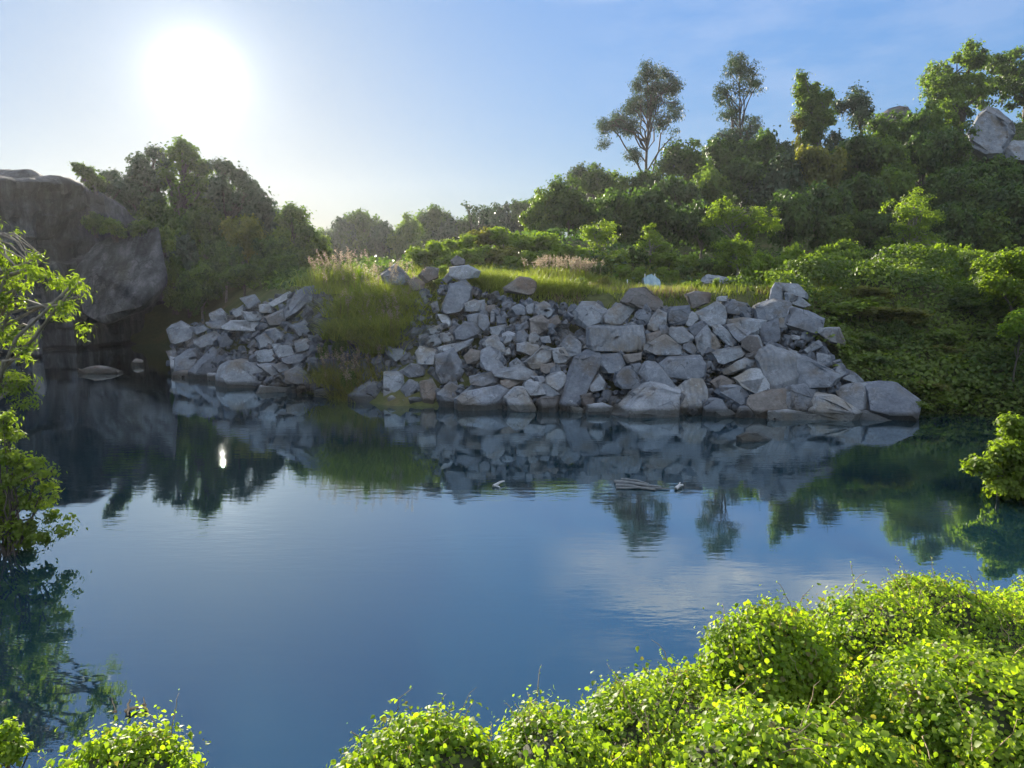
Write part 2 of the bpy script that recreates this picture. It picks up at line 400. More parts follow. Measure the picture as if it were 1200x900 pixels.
# ------------------------------------------------------------------ boulders
TILES = {1: (400, 300, 4.736), 2: (560, 320, 5.295), 3: (720, 320, 5.0), 4: (880, 320, 5.0), 5: (190, 300, 5.0)}
ROCKS = [  # tile, outline, tone, own label (anchors) , short handle
 (4, [(120,430),(270,480),(275,600),(260,650),(215,685),(110,670),(35,500),(60,460)], 'f', 'tall pale ribbed block leaning back near the right end of the pile', 'the tall ribbed block'),
 (4, [(200,200),(240,195),(415,265),(410,300),(375,360),(165,300),(170,270)], 'p', 'large smooth box-shaped block tilted down to the right, high on the pile', 'the tilted box-shaped block'),
 (4, [(170,60),(270,70),(320,110),(330,150),(250,120),(180,100)], 'r', 'topmost thin slab half in creepers at the right crest', 'the topmost crest slab'),
 (4, [(205,110),(290,140),(345,185),(300,200),(210,170)], 'r', None, None),
 (4, [(145,60),(185,80),(190,150),(150,165),(112,150),(120,95)], 'r', 'upright pointed stone standing at the grassy crest edge', 'the upright crest stone'),
 (4, [(60,180),(130,160),(210,170),(225,190),(200,210),(160,260),(100,285),(30,265),(20,200)], 'r', 'rough rounded boulder against the tilted box-shaped block', 'the rough crest boulder'),
 (4, [(100,290),(155,265),(165,390),(120,400),(70,400),(50,320)], 'r', None, None),
 (4, [(0,370),(45,368),(72,430),(40,470),(0,450)], 'r', None, None),
 (4, [(410,325),(515,320),(550,400),(545,418),(470,400),(400,350)], 'r', 'grey block poking out of the dark creepers', 'the block in the creepers'),
 (4, [(315,450),(395,395),(430,425),(330,470)], 'r', None, None),
 (4, [(390,470),(460,480),(470,530),(440,550),(390,510)], 'r', None, None),
 (4, [(275,485),(330,500),(520,600),(500,650),(400,630),(370,660),(275,660),(275,590)], 'r', 'broad sloping slab resting against the tall ribbed block', 'the broad sloping slab'),
 (4, [(520,550),(600,580),(655,630),(610,640),(530,615),(500,580)], 'r', None, None),
 (4, [(215,670),(340,655),(375,665),(390,720),(350,790),(300,800),(215,770)], 'r', None, None),
 (4, [(400,700),(520,730),(560,770),(640,810),(610,860),(440,870),(370,800),(365,760)], 'p', 'low crumbling pale boulder at the waterline', 'the crumbling pale boulder'),
 (4, [(640,805),(700,810),(835,855),(825,878),(640,865)], 'p', None, None),
 (4, [(130,800),(430,825),(435,880),(240,865),(120,845)], 'p', 'long straight beam-like slab lying along the waterline', 'the beam-like slab'),
 (4, [(500,680),(600,650),(680,655),(690,700),(680,790),(640,800),(540,740)], 'r', None, None),
 (4, [(680,655),(760,645),(850,650),(930,710),(965,745),(995,845),(850,838),(700,815),(690,760)], 'p', 'biggest rounded pale boulder at the right tip of the pile', 'the big tip boulder'),
 (4, [(75,410),(120,395),(205,440),(190,450),(110,430)], 'r', None, None),
 (4, [(220,440),(270,460),(260,480),(225,455)], 'r', None, None),
 (4, [(235,365),(285,370),(280,390),(240,390)], 'p', None, None),
 (3, [(-5,800),(0,770),(165,680),(190,645),(240,655),(400,690),(405,800),(390,830),(150,838),(20,835)], 'p', 'largest wedge-shaped boulder sitting in the water edge', 'the big waterline wedge'),
 (3, [(350,690),(460,610),(510,625),(545,700),(530,740),(415,775),(405,700)], 'f', 'striped block leaning on the big waterline wedge', 'the striped block'),
 (3, [(180,520),(240,520),(280,590),(350,660),(330,680),(250,660),(170,640),(155,590)], 'r', None, None),
 (3, [(285,535),(330,500),(450,485),(500,490),(540,530),(545,600),(500,620),(440,600),(310,590)], 'r', 'smooth loaf-shaped boulder halfway up the pile', 'the loaf-shaped boulder'),
 (3, [(190,450),(200,415),(295,370),(400,430),(405,470),(370,485),(230,470)], 'r', 'low triangular boulder beside the brick-shaped block', 'the triangular boulder'),
 (3, [(-138,330),(-100,318),(172,316),(185,380),(180,440),(150,458),(-90,455),(-138,420)], 'f', 'large brick-shaped block with drill grooves lying level', 'the brick-shaped block'),
 (3, [(330,325),(400,320),(470,380),(440,410),(380,415),(330,370)], 'r', None, None),
 (3, [(410,410),(450,405),(485,450),(480,475),(440,470),(405,440)], 'r', None, None),
 (3, [(200,290),(250,215),(300,240),(290,300),(240,335),(205,320)], 'r', None, None),
 (3, [(265,310),(290,300),(335,345),(310,365),(270,355)], 'r', None, None),
 (3, [(305,230),(350,200),(430,195),(440,240),(400,290),(320,300),(305,270)], 'r', None, None),
 (3, [(430,230),(470,225),(490,270),(440,310),(415,300),(425,260)], 'p', None, None),
 (3, [(480,235),(600,175),(640,210),(650,280),(620,290),(560,300),(510,280)], 'r', 'big cube-like block under the grassy rim', 'the cube-like rim block'),
 (3, [(435,320),(520,280),(550,310),(510,350),(470,365)], 'r', None, None),
 (3, [(640,190),(700,165),(760,180),(770,230),(720,240),(650,230)], 'r', None, None),
 (3, [(480,380),(540,320),(560,345),(550,400),(570,480),(530,490),(490,440)], 'r', 'narrow slab standing on end and leaning right', 'the narrow leaning slab'),
 (3, [(550,340),(590,370),(620,430),(580,450),(550,430)], 'r', None, None),
 (3, [(580,310),(620,305),(720,390),(690,425),(640,400),(590,350)], 'r', None, None),
 (3, [(660,310),(700,300),(800,345),(780,390),(730,405),(700,380),(670,340)], 'p', None, None),
 (3, [(660,280),(760,265),(880,280),(880,320),(850,360),(780,335),(700,300)], 'r', 'long flat dark slab below the rough crest boulder', 'the long flat dark slab'),
 (3, [(570,460),(650,455),(745,430),(760,480),(700,510),(640,530),(600,520)], 'r', None, None),
 (3, [(640,570),(760,500),(830,515),(820,540),(760,560),(680,590),(650,590)], 'r', None, None),
 (3, [(715,615),(830,555),(870,580),(905,660),(890,690),(820,690),(740,650)], 'p', 'pale boulder with a reddish underside left of the tall ribbed block', 'the red-bottomed boulder'),
 (3, [(750,400),(810,365),(850,380),(875,440),(850,480),(800,460),(760,440)], 'b', None, None),
 (3, [(590,690),(640,660),(760,660),(780,700),(790,755),(750,765),(640,710)], 'r', None, None),
 (3, [(530,780),(560,730),(610,725),(640,760),(680,800),(530,805)], 'r', None, None),
 (3, [(720,820),(760,775),(800,780),(870,825),(850,835),(730,838)], 'r', None, None),
 (3, [(790,780),(800,720),(900,690),(1000,685),(1020,790),(920,820),(870,820)], 'b', 'wide brownish boulder under the tall ribbed block', 'the wide brownish boulder'),
 (3, [(600,810),(680,805),(715,825),(690,838),(610,835)], 'r', None, None),
 (3, [(50,560),(90,555),(160,650),(150,680),(60,680),(10,650),(20,600)], 'r', None, None),
 (3, [(95,540),(150,530),(165,570),(130,595),(100,570)], 'r', None, None),
 (3, [(130,230),(180,170),(210,220),(205,260),(160,280),(120,260)], 'r', None, None),
 (3, [(50,170),(100,100),(180,95),(270,170),(270,200),(220,215),(130,200)], 'b', 'dark hump-backed boulder sunk in the grassy rim', 'the dark rim boulder'),
 (3, [(190,360),(260,340),(270,370),(200,410)], 'b', None, None),
 (3, [(970,260),(1000,240),(1030,300),(1000,330),(960,310)], 'r', None, None),
 (3, [(50,480),(160,470),(160,510),(80,530)], 'b', None, None),
 (3, [(420,130),(480,110),(560,120),(550,170),(470,200)], 'b', None, None),
 (3, [(600,140),(660,135),(650,165),(600,165)], 'p', None, None),
 (3, [(560,640),(620,600),(700,640),(640,660),(600,680)], 'b', None, None),
 (2, [(750,515),(880,505),(905,570),(870,620),(770,620),(755,570)], 'r', None, None),
 (2, [(790,245),(870,195),(960,190),(980,225),(900,310),(800,320)], 'r', 'long angular boulder on top of the brick-shaped block', 'the angular boulder'),
 (2, [(680,480),(740,500),(745,560),(700,650),(670,720),(590,790),(530,790),(510,750),(560,640),(600,530)], 'r', 'tall diagonal slab leaning to the right, base in the water edge', 'the tall diagonal slab'),
 (2, [(510,445),(570,388),(640,440),(635,490),(590,510),(530,475)], 'r', 'five-sided grey stone above the tall diagonal slab', 'the five-sided stone'),
 (2, [(470,475),(530,465),(580,520),(540,560),(490,550)], 'p', None, None),
 (2, [(300,550),(400,460),(465,475),(465,520),(400,590),(340,600)], 'r', None, None),
 (2, [(250,440),(300,430),(370,450),(360,500),(310,505),(250,480)], 'p', None, None),
 (2, [(155,380),(190,362),(235,380),(200,440),(165,440)], 'p', None, None),
 (2, [(240,370),(280,355),(315,390),(300,430),(250,425)], 'r', None, None),
 (2, [(320,380),(360,365),(385,400),(360,440),(320,430)], 'r', None, None),
 (2, [(325,290),(390,265),(435,300),(440,360),(400,385),(340,370),(325,330)], 'b', 'rounded brown-grey boulder among small stones, upper middle of the pile', 'the brown-grey boulder'),
 (2, [(365,200),(410,180),(470,215),(460,260),(390,265),(360,240)], 'r', None, None),
 (2, [(210,220),(260,190),(295,220),(290,260),(230,250)], 'r', None, None),
 (2, [(600,250),(650,190),(720,190),(795,240),(780,320),(700,350),(650,330),(600,300)], 'r', 'rough-faced boulder overhung by hanging grass', 'the grass-hung boulder'),
 (2, [(170,90),(260,30),(340,40),(360,80),(320,130),(240,120),(180,115)], 'b', 'brown dome-shaped boulder embedded in the grassy rim', 'the brown rim boulder'),
 (2, [(25,480),(80,465),(160,500),(175,590),(150,610),(70,595),(30,570)], 'p', 'smooth pale squarish block low in the middle', 'the smooth pale block'),
 (2, [(30,430),(100,385),(150,420),(165,480),(110,480),(50,465)], 'r', None, None),
 (2, [(80,340),(170,320),(170,360),(120,380),(80,370)], 'r', None, None),
 (2, [(100,600),(280,580),(360,630),(330,660),(200,650),(130,630)], 'r', None, None),
 (2, [(150,670),(260,640),(290,670),(210,715),(170,700)], 'b', None, None),
 (2, [(280,690),(310,660),(400,690),(430,750),(380,770),(310,750)], 'p', None, None),
 (2, [(380,690),(440,690),(500,750),(460,765),(400,760)], 'r', None, None),
 (2, [(425,640),(520,615),(550,650),(545,700),(500,730),(430,690)], 'p', None, None),
 (2, [(170,770),(230,715),(290,710),(350,830),(340,850),(250,850),(190,830)], 'p', 'pale pyramid-shaped boulder at the waterline', 'the pale pyramid boulder'),
 (2, [(370,770),(500,765),(490,830),(400,835)], 'b', None, None),
 (2, [(670,820),(770,810),(850,835),(840,862),(680,860)], 'p', None, None),
 (2, [(690,690),(750,630),(795,690),(780,720),(700,740)], 'r', None, None),
 (2, [(640,760),(700,745),(720,800),(660,820)], 'b', None, None),
 (2, [(330,640),(410,640),(420,670),(380,680)], 'p', None, None),
 (2, [(400,570),(470,560),(490,600),(430,620),(400,600)], 'b', None, None),
 (2, [(200,560),(240,530),(290,570),(280,590),(200,590)], 'r', None, None),
 (2, [(640,410),(680,400),(690,430),(655,440)], 'r', None, None),
 (2, [(655,460),(690,425),(720,450),(700,470)], 'p', None, None),
 (2, [(0,175),(40,170),(45,235),(0,245)], 'r', None, None), (2, [(45,205),(100,195),(110,230),(50,240)], 'b', None, None),
 (2, [(0,255),(60,270),(70,320),(40,360),(0,330)], 'r', None, None), (2, [(80,240),(105,240),(105,300),(80,310)], 'r', None, None),
 (2, [(115,270),(165,260),(170,310),(120,320)], 'r', None, None), (2, [(230,340),(300,300),(320,340),(240,360)], 'r', None, None),
 (2, [(440,290),(500,260),(510,310),(450,320)], 'b', None, None), (2, [(300,200),(345,190),(350,250),(305,250)], 'r', None, None),
 (2, [(390,400),(440,390),(450,430),(400,430)], 'r', None, None), (2, [(910,320),(960,305),(1000,330),(920,332)], 'r', None, None),
 (2, [(165,490),(195,465),(205,500),(175,510)], 'p', None, None), (2, [(540,780),(600,760),(620,800),(560,815)], 'r', None, None),
 (2, [(580,830),(650,835),(640,855),(590,850)], 'p', None, None),
 (1, [(650,790),(700,755),(900,715),(940,740),(900,790),(830,825),(680,820)], 'p', 'long tapering pale slab lying on the waterline', 'the tapering pale slab'),
 (1, [(45,765),(140,705),(225,700),(200,795),(100,800),(50,790)], 'p', 'pale wedge at the waterline below the hanging grass clump', 'the small waterline wedge'),
 (1, [(245,650),(330,640),(345,700),(300,780),(240,770)], 'r', None, None),
 (1, [(330,640),(390,600),(455,610),(460,665),(380,670)], 'r', None, None),
 (1, [(330,740),(380,685),(425,705),(400,760),(340,780)], 'r', None, None),
 (1, [(530,560),(620,525),(660,590),(670,640),(640,695),(560,695),(530,640)], 'r', 'large dark flat-faced block low on the pile, left of middle', 'the dark flat-faced block'),
 (1, [(415,540),(440,505),(540,530),(530,560),(520,600),(460,590),(420,600)], 'p', None, None),
 (1, [(540,505),(740,460),(700,500),(640,530),(560,525)], 'p', 'thin blade-like slab lying on the dark flat-faced block', 'the blade-like slab'),
 (1, [(630,420),(690,370),(780,385),(775,440),(700,465),(640,465)], 'r', None, None),
 (1, [(570,260),(605,165),(660,160),(730,190),(720,240),(680,260),(670,310),(600,320),(565,300)], 'r', 'tall blocky boulder near the crest, left of middle', 'the tall crest boulder'),
 (1, [(680,265),(740,245),(800,265),(780,310),(690,305)], 'r', None, None),
 (1, [(610,65),(700,55),(760,85),(750,115),(680,100),(640,130),(610,110)], 'p', 'pale cap slab on the crest above the tall crest boulder', 'the pale cap slab'),
 (1, [(430,110),(480,60),(535,75),(530,120),(470,145)], 'b', None, None),
 (1, [(375,140),(410,120),(460,150),(450,190),(390,190)], 'b', None, None),
 (1, [(630,150),(680,125),(725,175),(660,165)], 'r', None, None),
 (1, [(560,130),(600,90),(615,125),(590,150)], 'r', None, None),
 (1, [(700,330),(760,318),(800,345),(790,370),(710,365)], 'r', None, None),
 (1, [(480,410),(560,375),(575,400),(520,435),(480,430)], 'r', None, None),
 (1, [(480,450),(540,430),(550,480),(470,500)], 'r', None, None), (1, [(550,430),(600,425),(630,465),(560,480)], 'p', None, None),
 (1, [(430,440),(480,430),(480,470),(440,470)], 'r', None, None), (1, [(540,325),(590,330),(620,380),(600,395),(560,360)], 'p', None, None),
 (1, [(495,265),(530,250),(540,300),(510,310)], 'p', None, None), (1, [(430,200),(450,195),(500,270),(460,260)], 'p', None, None),
 (1, [(410,345),(440,330),(470,345),(430,360)], 'r', None, None),
 (1, [(155,430),(200,420),(245,500),(240,540),(200,530),(150,470)], 'r', None, None),
 (1, [(240,500),(350,520),(360,550),(290,580),(260,550)], 'r', None, None),
 (1, [(535,765),(600,705),(670,740),(650,805),(560,795)], 'r', None, None),
 (1, [(720,670),(850,640),(875,700),(780,740),(730,710)], 'r', None, None),
 (1, [(680,560),(720,520),(780,530),(780,590),(700,590)], 'b', None, None),
 (1, [(450,770),(440,700),(500,690),(530,740),(500,800)], 'b', None, None),
 (1, [(260,790),(290,775),(340,790),(380,800),(350,820),(280,810)], 'p', None, None), (1, [(380,785),(470,780),(480,805),(390,805)], 'p', None, None),
 (1, [(230,100),(300,50),(370,110),(380,150),(300,150),(240,140)], 'r', 'grey boulder half hidden behind the tall grass clump', 'the grass-hidden boulder'),
 (1, [(610,25),(640,0),(680,20),(680,50),(620,50)], 'b', None, None),
 (1, [(660,770),(720,720),(760,735),(690,770)], 'r', None, None),
 (5, [(40,420),(110,390),(180,430),(170,490),(110,525),(60,500)], 'r', 'blocky boulder at the far left tip of the hazy pile', 'the far tip boulder'),
 (5, [(370,420),(420,380),(580,380),(600,420),(560,435),(420,430)], 'p', 'flat overhanging slab roofing a dark hollow', 'the overhanging slab'),
 (5, [(200,490),(330,430),(370,440),(330,490),(220,530),(200,515)], 'r', None, None),
 (5, [(90,590),(180,535),(220,580),(200,650),(90,655)], 'r', None, None),
 (5, [(220,640),(290,545),(350,570),(370,620),(250,670),(180,665)], 'r', 'wedge-shaped boulder beside the dark hollow at the water', 'the hollow-side wedge'),
 (5, [(370,640),(400,610),(560,620),(620,680),(610,720),(560,740),(370,735),(350,700)], 'r', 'wide low block at the waterline under the dark hollow', 'the wide low block'),
 (5, [(570,640),(620,630),(660,640),(730,690),(640,700)], 'p', None, None),
 (5, [(575,800),(600,760),(750,775),(755,795),(640,805)], 'p', None, None),
 (5, [(70,670),(180,680),(240,740),(190,775),(100,750)], 'b', None, None),
 (5, [(470,250),(540,230),(570,270),(510,300)], 'r', None, None),
 (5, [(280,340),(340,310),(370,340),(350,375),(290,370)], 'r', None, None),
 (5, [(260,390),(360,375),(370,420),(300,420)], 'r', None, None),
 (5, [(640,270),(740,210),(750,240),(660,290)], 'p', None, None),
 (5, [(720,330),(800,200),(870,190),(860,260),(790,330),(730,370)], 'p', 'steep pale slab high in the hazy left pile', 'the steep pale slab'),
 (5, [(560,480),(640,440),(650,520),(580,540)], 'r', None, None), (5, [(550,560),(640,550),(660,610),(570,620)], 'r', None, None),
 (5, [(650,520),(740,510),(760,570),(670,590)], 'r', None, None), (5, [(700,600),(840,565),(830,610),(720,630)], 'p', None, None),
 (5, [(730,680),(800,650),(850,700),(840,740),(740,740)], 'r', None, None), (5, [(570,290),(640,280),(650,330),(580,330)], 'r', None, None),
 (5, [(480,330),(580,330),(580,370),(500,375)], 'r', None, None), (5, [(410,330),(470,290),(480,330),(440,360)], 'r', None, None),
 (5, [(610,360),(700,320),(730,380),(640,420)], 'r', None, None), (5, [(30,560),(80,545),(90,590),(50,610)], 'r', None, None),
 (5, [(50,590),(90,600),(85,650),(55,640)], 'p', None, None), (5, [(270,685),(330,685),(330,697),(280,697)], 'p', None, None),
 (5, [(340,480),(420,450),(400,510),(340,530)], 'r', None, None), (5, [(180,420),(240,410),(270,430),(200,460)], 'r', None, None),
 (5, [(900,780),(970,775),(975,810),(910,815)], 'r', None, None), (5, [(610,440),(660,425),(720,470),(660,500)], 'r', None, None),
 (5, [(760,410),(830,380),(870,430),(800,470)], 'r', None, None), (5, [(780,500),(850,480),(880,540),(800,560)], 'r', None, None),
 (5, [(650,640),(720,620),(750,660),(690,680)], 'r', None, None),
]

def shore_y(px):                               # depth of the waterline under a column of the pile
    wy = np.interp(px, [195, 270, 330, 400, 440, 560, 700, 900, 1080], [438, 452, 462, 470, 474, 482, 487, 492, 493])
    dx, dz = ray(px, float(wy))
    return -CAM_H / dz

def pile_depth(px, py):
    y0 = shore_y(px) + .3
    dx, dz = ray(px, py)
    k = 1.15
    Y = (y0 + k * CAM_H) / (1 - k * dz)
    return max(Y, y0 - .2)

def rough_rock(name, pts, mat, seed, amp=.05, smooth_ang=32, cuts=None, bev=.05):
    bm = bmesh.new()
    for p in pts: bm.verts.new(p)
    r = bmesh.ops.convex_hull(bm, input=bm.verts)
    bmesh.ops.delete(bm, geom=list({g for g in r['geom_interior'] + r['geom_unused'] if isinstance(g, bmesh.types.BMVert)}), context='VERTS')
    rq = random.Random(seed * 7 + 1)
    cen = sum((v.co for v in bm.verts), Vector()) / len(bm.verts)
    for _ in range(5):
        dv = Vector((rq.gauss(0, 1), -abs(rq.gauss(0, .8)), rq.gauss(0, 1))).normalized()
        ext = max((v.co - cen).dot(dv) for v in bm.verts)
        bmesh.ops.bisect_plane(bm, geom=list(bm.verts) + list(bm.edges) + list(bm.faces), plane_co=cen + dv * ext * rq.uniform(.80, .93), plane_no=dv, clear_outer=True)
        r2 = bmesh.ops.convex_hull(bm, input=bm.verts)
        bmesh.ops.delete(bm, geom=list({g for g in r2['geom_interior'] + r2['geom_unused'] if isinstance(g, bmesh.types.BMVert)}), context='VERTS')
    bmesh.ops.dissolve_limit(bm, angle_limit=R(9), verts=bm.verts, edges=bm.edges)
    bmesh.ops.bevel(bm, geom=list(bm.edges), offset=bev, segments=2, profile=.6, affect='EDGES', clamp_overlap=True)
    bmesh.ops.triangulate(bm, faces=bm.faces)
    size = max((max(v.co[i] for v in bm.verts) - min(v.co[i] for v in bm.verts)) for i in range(3))
    n = cuts if cuts is not None else 3
    for _ in range(n):
        long_e = [e for e in bm.edges if e.calc_length() > size * .11]
        if not long_e: break
        bmesh.ops.subdivide_edges(bm, edges=long_e, cuts=1, use_grid_fill=False)
        bmesh.ops.triangulate(bm, faces=bm.faces)
    off = Vector((seed * 3.1, seed * 1.7, 0))
    bm.normal_update()
    f = 2.2 / max(size, .3)
    for v in bm.verts:
        q = v.co * f + off
        h = noise.fractal(q, 1.0, 2.0, 4) * amp * size * .55 + noise.noise(v.co * 5 + off) * amp * .25
        v.co += v.normal * h
    me = bpy.data.meshes.new(name); bm.to_mesh(me); bm.free()
    for p in me.polygons: p.use_smooth = True
    me.set_sharp_from_angle(angle=R(smooth_ang))
    me.materials.append(mat)
    return me

MATS = {'r': M['rock'], 'f': M['rockf'], 'b': M['rockb'], 'p': M['rockp']}
def outline_rock(poly, Y, seed, amp=.05, thick=1.0, lean=.55):
    rr = random.Random(seed)
    cx = sum(p[0] for p in poly) / len(poly); cy = sum(p[1] for p in poly) / len(poly)
    area = abs(sum(poly[i][0] * poly[(i + 1) % len(poly)][1] - poly[(i + 1) % len(poly)][0] * poly[i][1] for i in range(len(poly)))) / 2
    t = math.sqrt(area) / ppm(Y) * rr.uniform(.75, 1.05) * thick
    c = at(cx, cy, Y)
    pts = []
    tilt = rr.uniform(-.25, .25); sh = rr.uniform(.72, .92)
    ox, oy = rr.uniform(-.14, .14), rr.uniform(.02, .2)
    h = (max(p[1] for p in poly) - min(p[1] for p in poly))
    w = (max(p[0] for p in poly) - min(p[0] for p in poly))
    for (x, y) in poly:
        base = at(x, y, Y)
        yy = Y + (base.z - c.z) * lean + (base.x - c.x) * tilt
        pts.append(at(x, y, yy + rr.uniform(-.05, .05) * t))
        fx, fy = cx + (x - cx) * sh + ox * w, cy + (y - cy) * sh + oy * h * .6
        fx = min(max(fx, cx - w * .47), cx + w * .47)
        pts.append(at(fx, fy, yy - t * rr.uniform(.30, .42)))
        bx, by = cx + (x - cx) * .8, cy + (y - cy) * .8 + h * .08
        pts.append(at(bx, by, yy + t * rr.uniform(.45, .65)))
    return pts, c, t

anchors = []
polys = []
for (tl, pl, tone, lab, short) in ROCKS:
    ox, oy, s = TILES[tl]
    P = [(ox + x / s, oy + y / s) for x, y in pl]
    mx_, my_ = sum(p[0] for p in P) / len(P), sum(p[1] for p in P) / len(P)
    kk = 1.3 if tl == 5 else 1.17
    P = [(mx_ + (x - mx_) * kk, my_ + (y - my_) * (kk if tl != 5 else 1.2)) for x, y in P]
    cx = sum(p[0] for p in P) / len(P); cy = sum(p[1] for p in P) / len(P)
    polys.append((P, cx, cy))
    if short: anchors.append((short, cx, cy))
    if lab: USED.add(lab)

TONEW = {'r': 'grey', 'f': 'ribbed grey', 'b': 'brownish', 'p': 'pale grey'}
def rock_noun(P, tone):
    w = max(p[0] for p in P) - min(p[0] for p in P); h = max(p[1] for p in P) - min(p[1] for p in P)
    size = 'tiny' if max(w, h) < 12 else 'small' if max(w, h) < 20 else 'medium' if max(w, h) < 32 else 'large'
    if w > 2.1 * h: shape = 'flat slab'
    elif h > 1.45 * w: shape = 'upright stone'
    elif len(P) <= 4: shape = 'angular stone'
    elif len(P) <= 6: shape = 'block'
    else: shape = 'boulder'
    return f"{size} {TONEW[tone]} {shape}"

for i, ((tl, pl, tone, lab, short), (P, cx, cy)) in enumerate(zip(ROCKS, polys)):
    ybot = max(p[1] for p in P)
    Y = pile_depth(cx, cy)
    pts, c, t = outline_rock(P, Y, 100 + i)
    big = max(max(p[0] for p in P) - min(p[0] for p in P), 10) / ppm(Y)
    # foot of stones at the waterline reaches below the water
    if ybot > 300 and min(q.z for q in pts) < .35:
        lows = [q for q in pts if q.z < .6]
        pts += [Vector((q.x, q.y + .1, -.35)) for q in lows]
    o = Vector((c.x, c.y, min(q.z for q in pts)))
    me = rough_rock('boulder', [q - o for q in pts], MATS[tone], i, amp=.05, bev=min(.05, .028 * big))
    ob = link(bpy.data.objects.new('boulder', me)); ob.location = o
    tag(ob, lab or rel_label(rock_noun(P, tone), cx, cy, anchors), 'boulder', 'quarry boulders heaped along the far shore')

# small stones between the boulders, uncountable: one object
stone_meshes = []
for k in range(8):
    rr = random.Random(900 + k)
    pts = [Vector((rr.gauss(0, 1), rr.gauss(0, 1), rr.gauss(0, .8))).normalized() * rr.uniform(.7, 1) for _ in range(14)]
    me = rough_rock('tmp_stone', pts, M['rock'], k, amp=.06, cuts=1, bev=.05)
    me.calc_loop_triangles()
    vs = np.zeros(len(me.vertices) * 3, np.float32); me.vertices.foreach_get('co', vs)
    tri = np.zeros(len(me.loop_triangles) * 3, np.int32); me.loop_triangles.foreach_get('vertices', tri)
    stone_meshes.append((vs.reshape(-1, 3), tri))
    bpy.data.meshes.remove(me)
V, L = [], []; off = 0
r5 = np.random.default_rng(5)
def add_stone(p, s):
    global off
    vs, tri = stone_meshes[r5.integers(0, 8)]
    a, b_ = r5.uniform(0, 6.28, 2)
    sc = s * r5.uniform(.7, 1.25, 3)
    q = vs * sc
    q = q @ np.array([[math.cos(a), -math.sin(a), 0], [math.sin(a), math.cos(a), 0], [0, 0, 1]])
    q = q @ np.array([[1, 0, 0], [0, math.cos(b_), -math.sin(b_)], [0, math.sin(b_), math.cos(b_)]])
    V.append(q + np.array(p)); L.append(tri + off); off += len(vs)
for k in range(3600):
    px = r5.uniform(200, 985)
    top = np.interp(px, [200, 300, 380, 400, 490, 520, 620, 720, 800, 905, 985], [387, 354, 332, 380, 348, 330, 356, 360, 362, 352, 424])
    bot = np.interp(px, [200, 400, 560, 985], [438, 470, 482, 492])
    py = r5.uniform(top, bot)
    Y = pile_depth(px, py) + r5.uniform(.12, .75)
    s = r5.choice([.13, .2, .3, .45], p=[.3, .3, .25, .15])
    if 470 < px < 530 and 335 < py < 400: s *= .8; Y -= .35
    add_stone(at(px, py, Y), s)
V = np.concatenate(V); L = np.concatenate(L)
rb = obj_of('rubble', fast_mesh('rubble', V, L, np.full(len(L) // 3, 3)), M['rock']); rb['kind'] = 'stuff'
rb['label'] = 'loose grey rubble filling the gaps between the boulders'

# rocks elsewhere
def lone_rock(P, Y, tone, label, seed, amp=.07, thick=1.0, name='boulder', sink=None, group=None):
    pts, c, t = outline_rock(P, Y, seed, thick=thick)
    if sink is not None:
        pts += [Vector((q.x, q.y, sink)) for q in pts if q.z < c.z]
    o = Vector((c.x, c.y, min(q.z for q in pts)))
    me = rough_rock(name, [q - o for q in pts], MATS.get(tone, M['rock']), seed, amp=amp)
    ob = link(bpy.data.objects.new(name, me)); ob.location = o
    return tag(ob, label, 'boulder', group)

Yw = -CAM_H / ray(885, 516)[1]
lone_rock([(863, 511), (875, 506), (892, 506), (903, 513), (900, 517), (868, 517)], Yw, 'r', 'flat grey rock alone in the water in front of the pile', 301, sink=-.3)
Yw = -CAM_H / ray(120, 437)[1]
lone_rock([(88, 433), (110, 430), (130, 430), (147, 435), (140, 438), (95, 437)], Yw, 'b', 'low flat rock breaking the dark water of the left cove', 302, sink=-.3)
lone_rock([(153, 424), (160, 420), (168, 422), (167, 425), (155, 425)], Yw + 4, 'b', 'tiny dark rock in the water of the left cove', 303, sink=-.3)
lone_rock([(820, 328), (828, 322), (842, 323), (868, 329), (862, 332), (825, 332)], 47, 'p', 'long pale flat stone lying on the grassy terrace', 304)
Yh = march(1160, 186, 0, 80)
lone_rock([(1133, 158), (1147, 133), (1158, 124), (1170, 128), (1186, 142), (1189, 160), (1180, 182), (1160, 190), (1140, 180)], Yh, 'r', 'large pale pointed rock standing among the hilltop trees', 305, thick=.8)
lone_rock([(1172, 172), (1188, 164), (1205, 166), (1215, 185), (1200, 192), (1178, 188)], Yh - 2, 'r', 'low pale rock at the foot of the pointed hilltop rock', 306)
lone_rock([(1025, 140), (1040, 128), (1062, 122), (1068, 132), (1070, 150), (1030, 150)], 142, 'b', 'dark bare rock slab topping the hill skyline', 307)

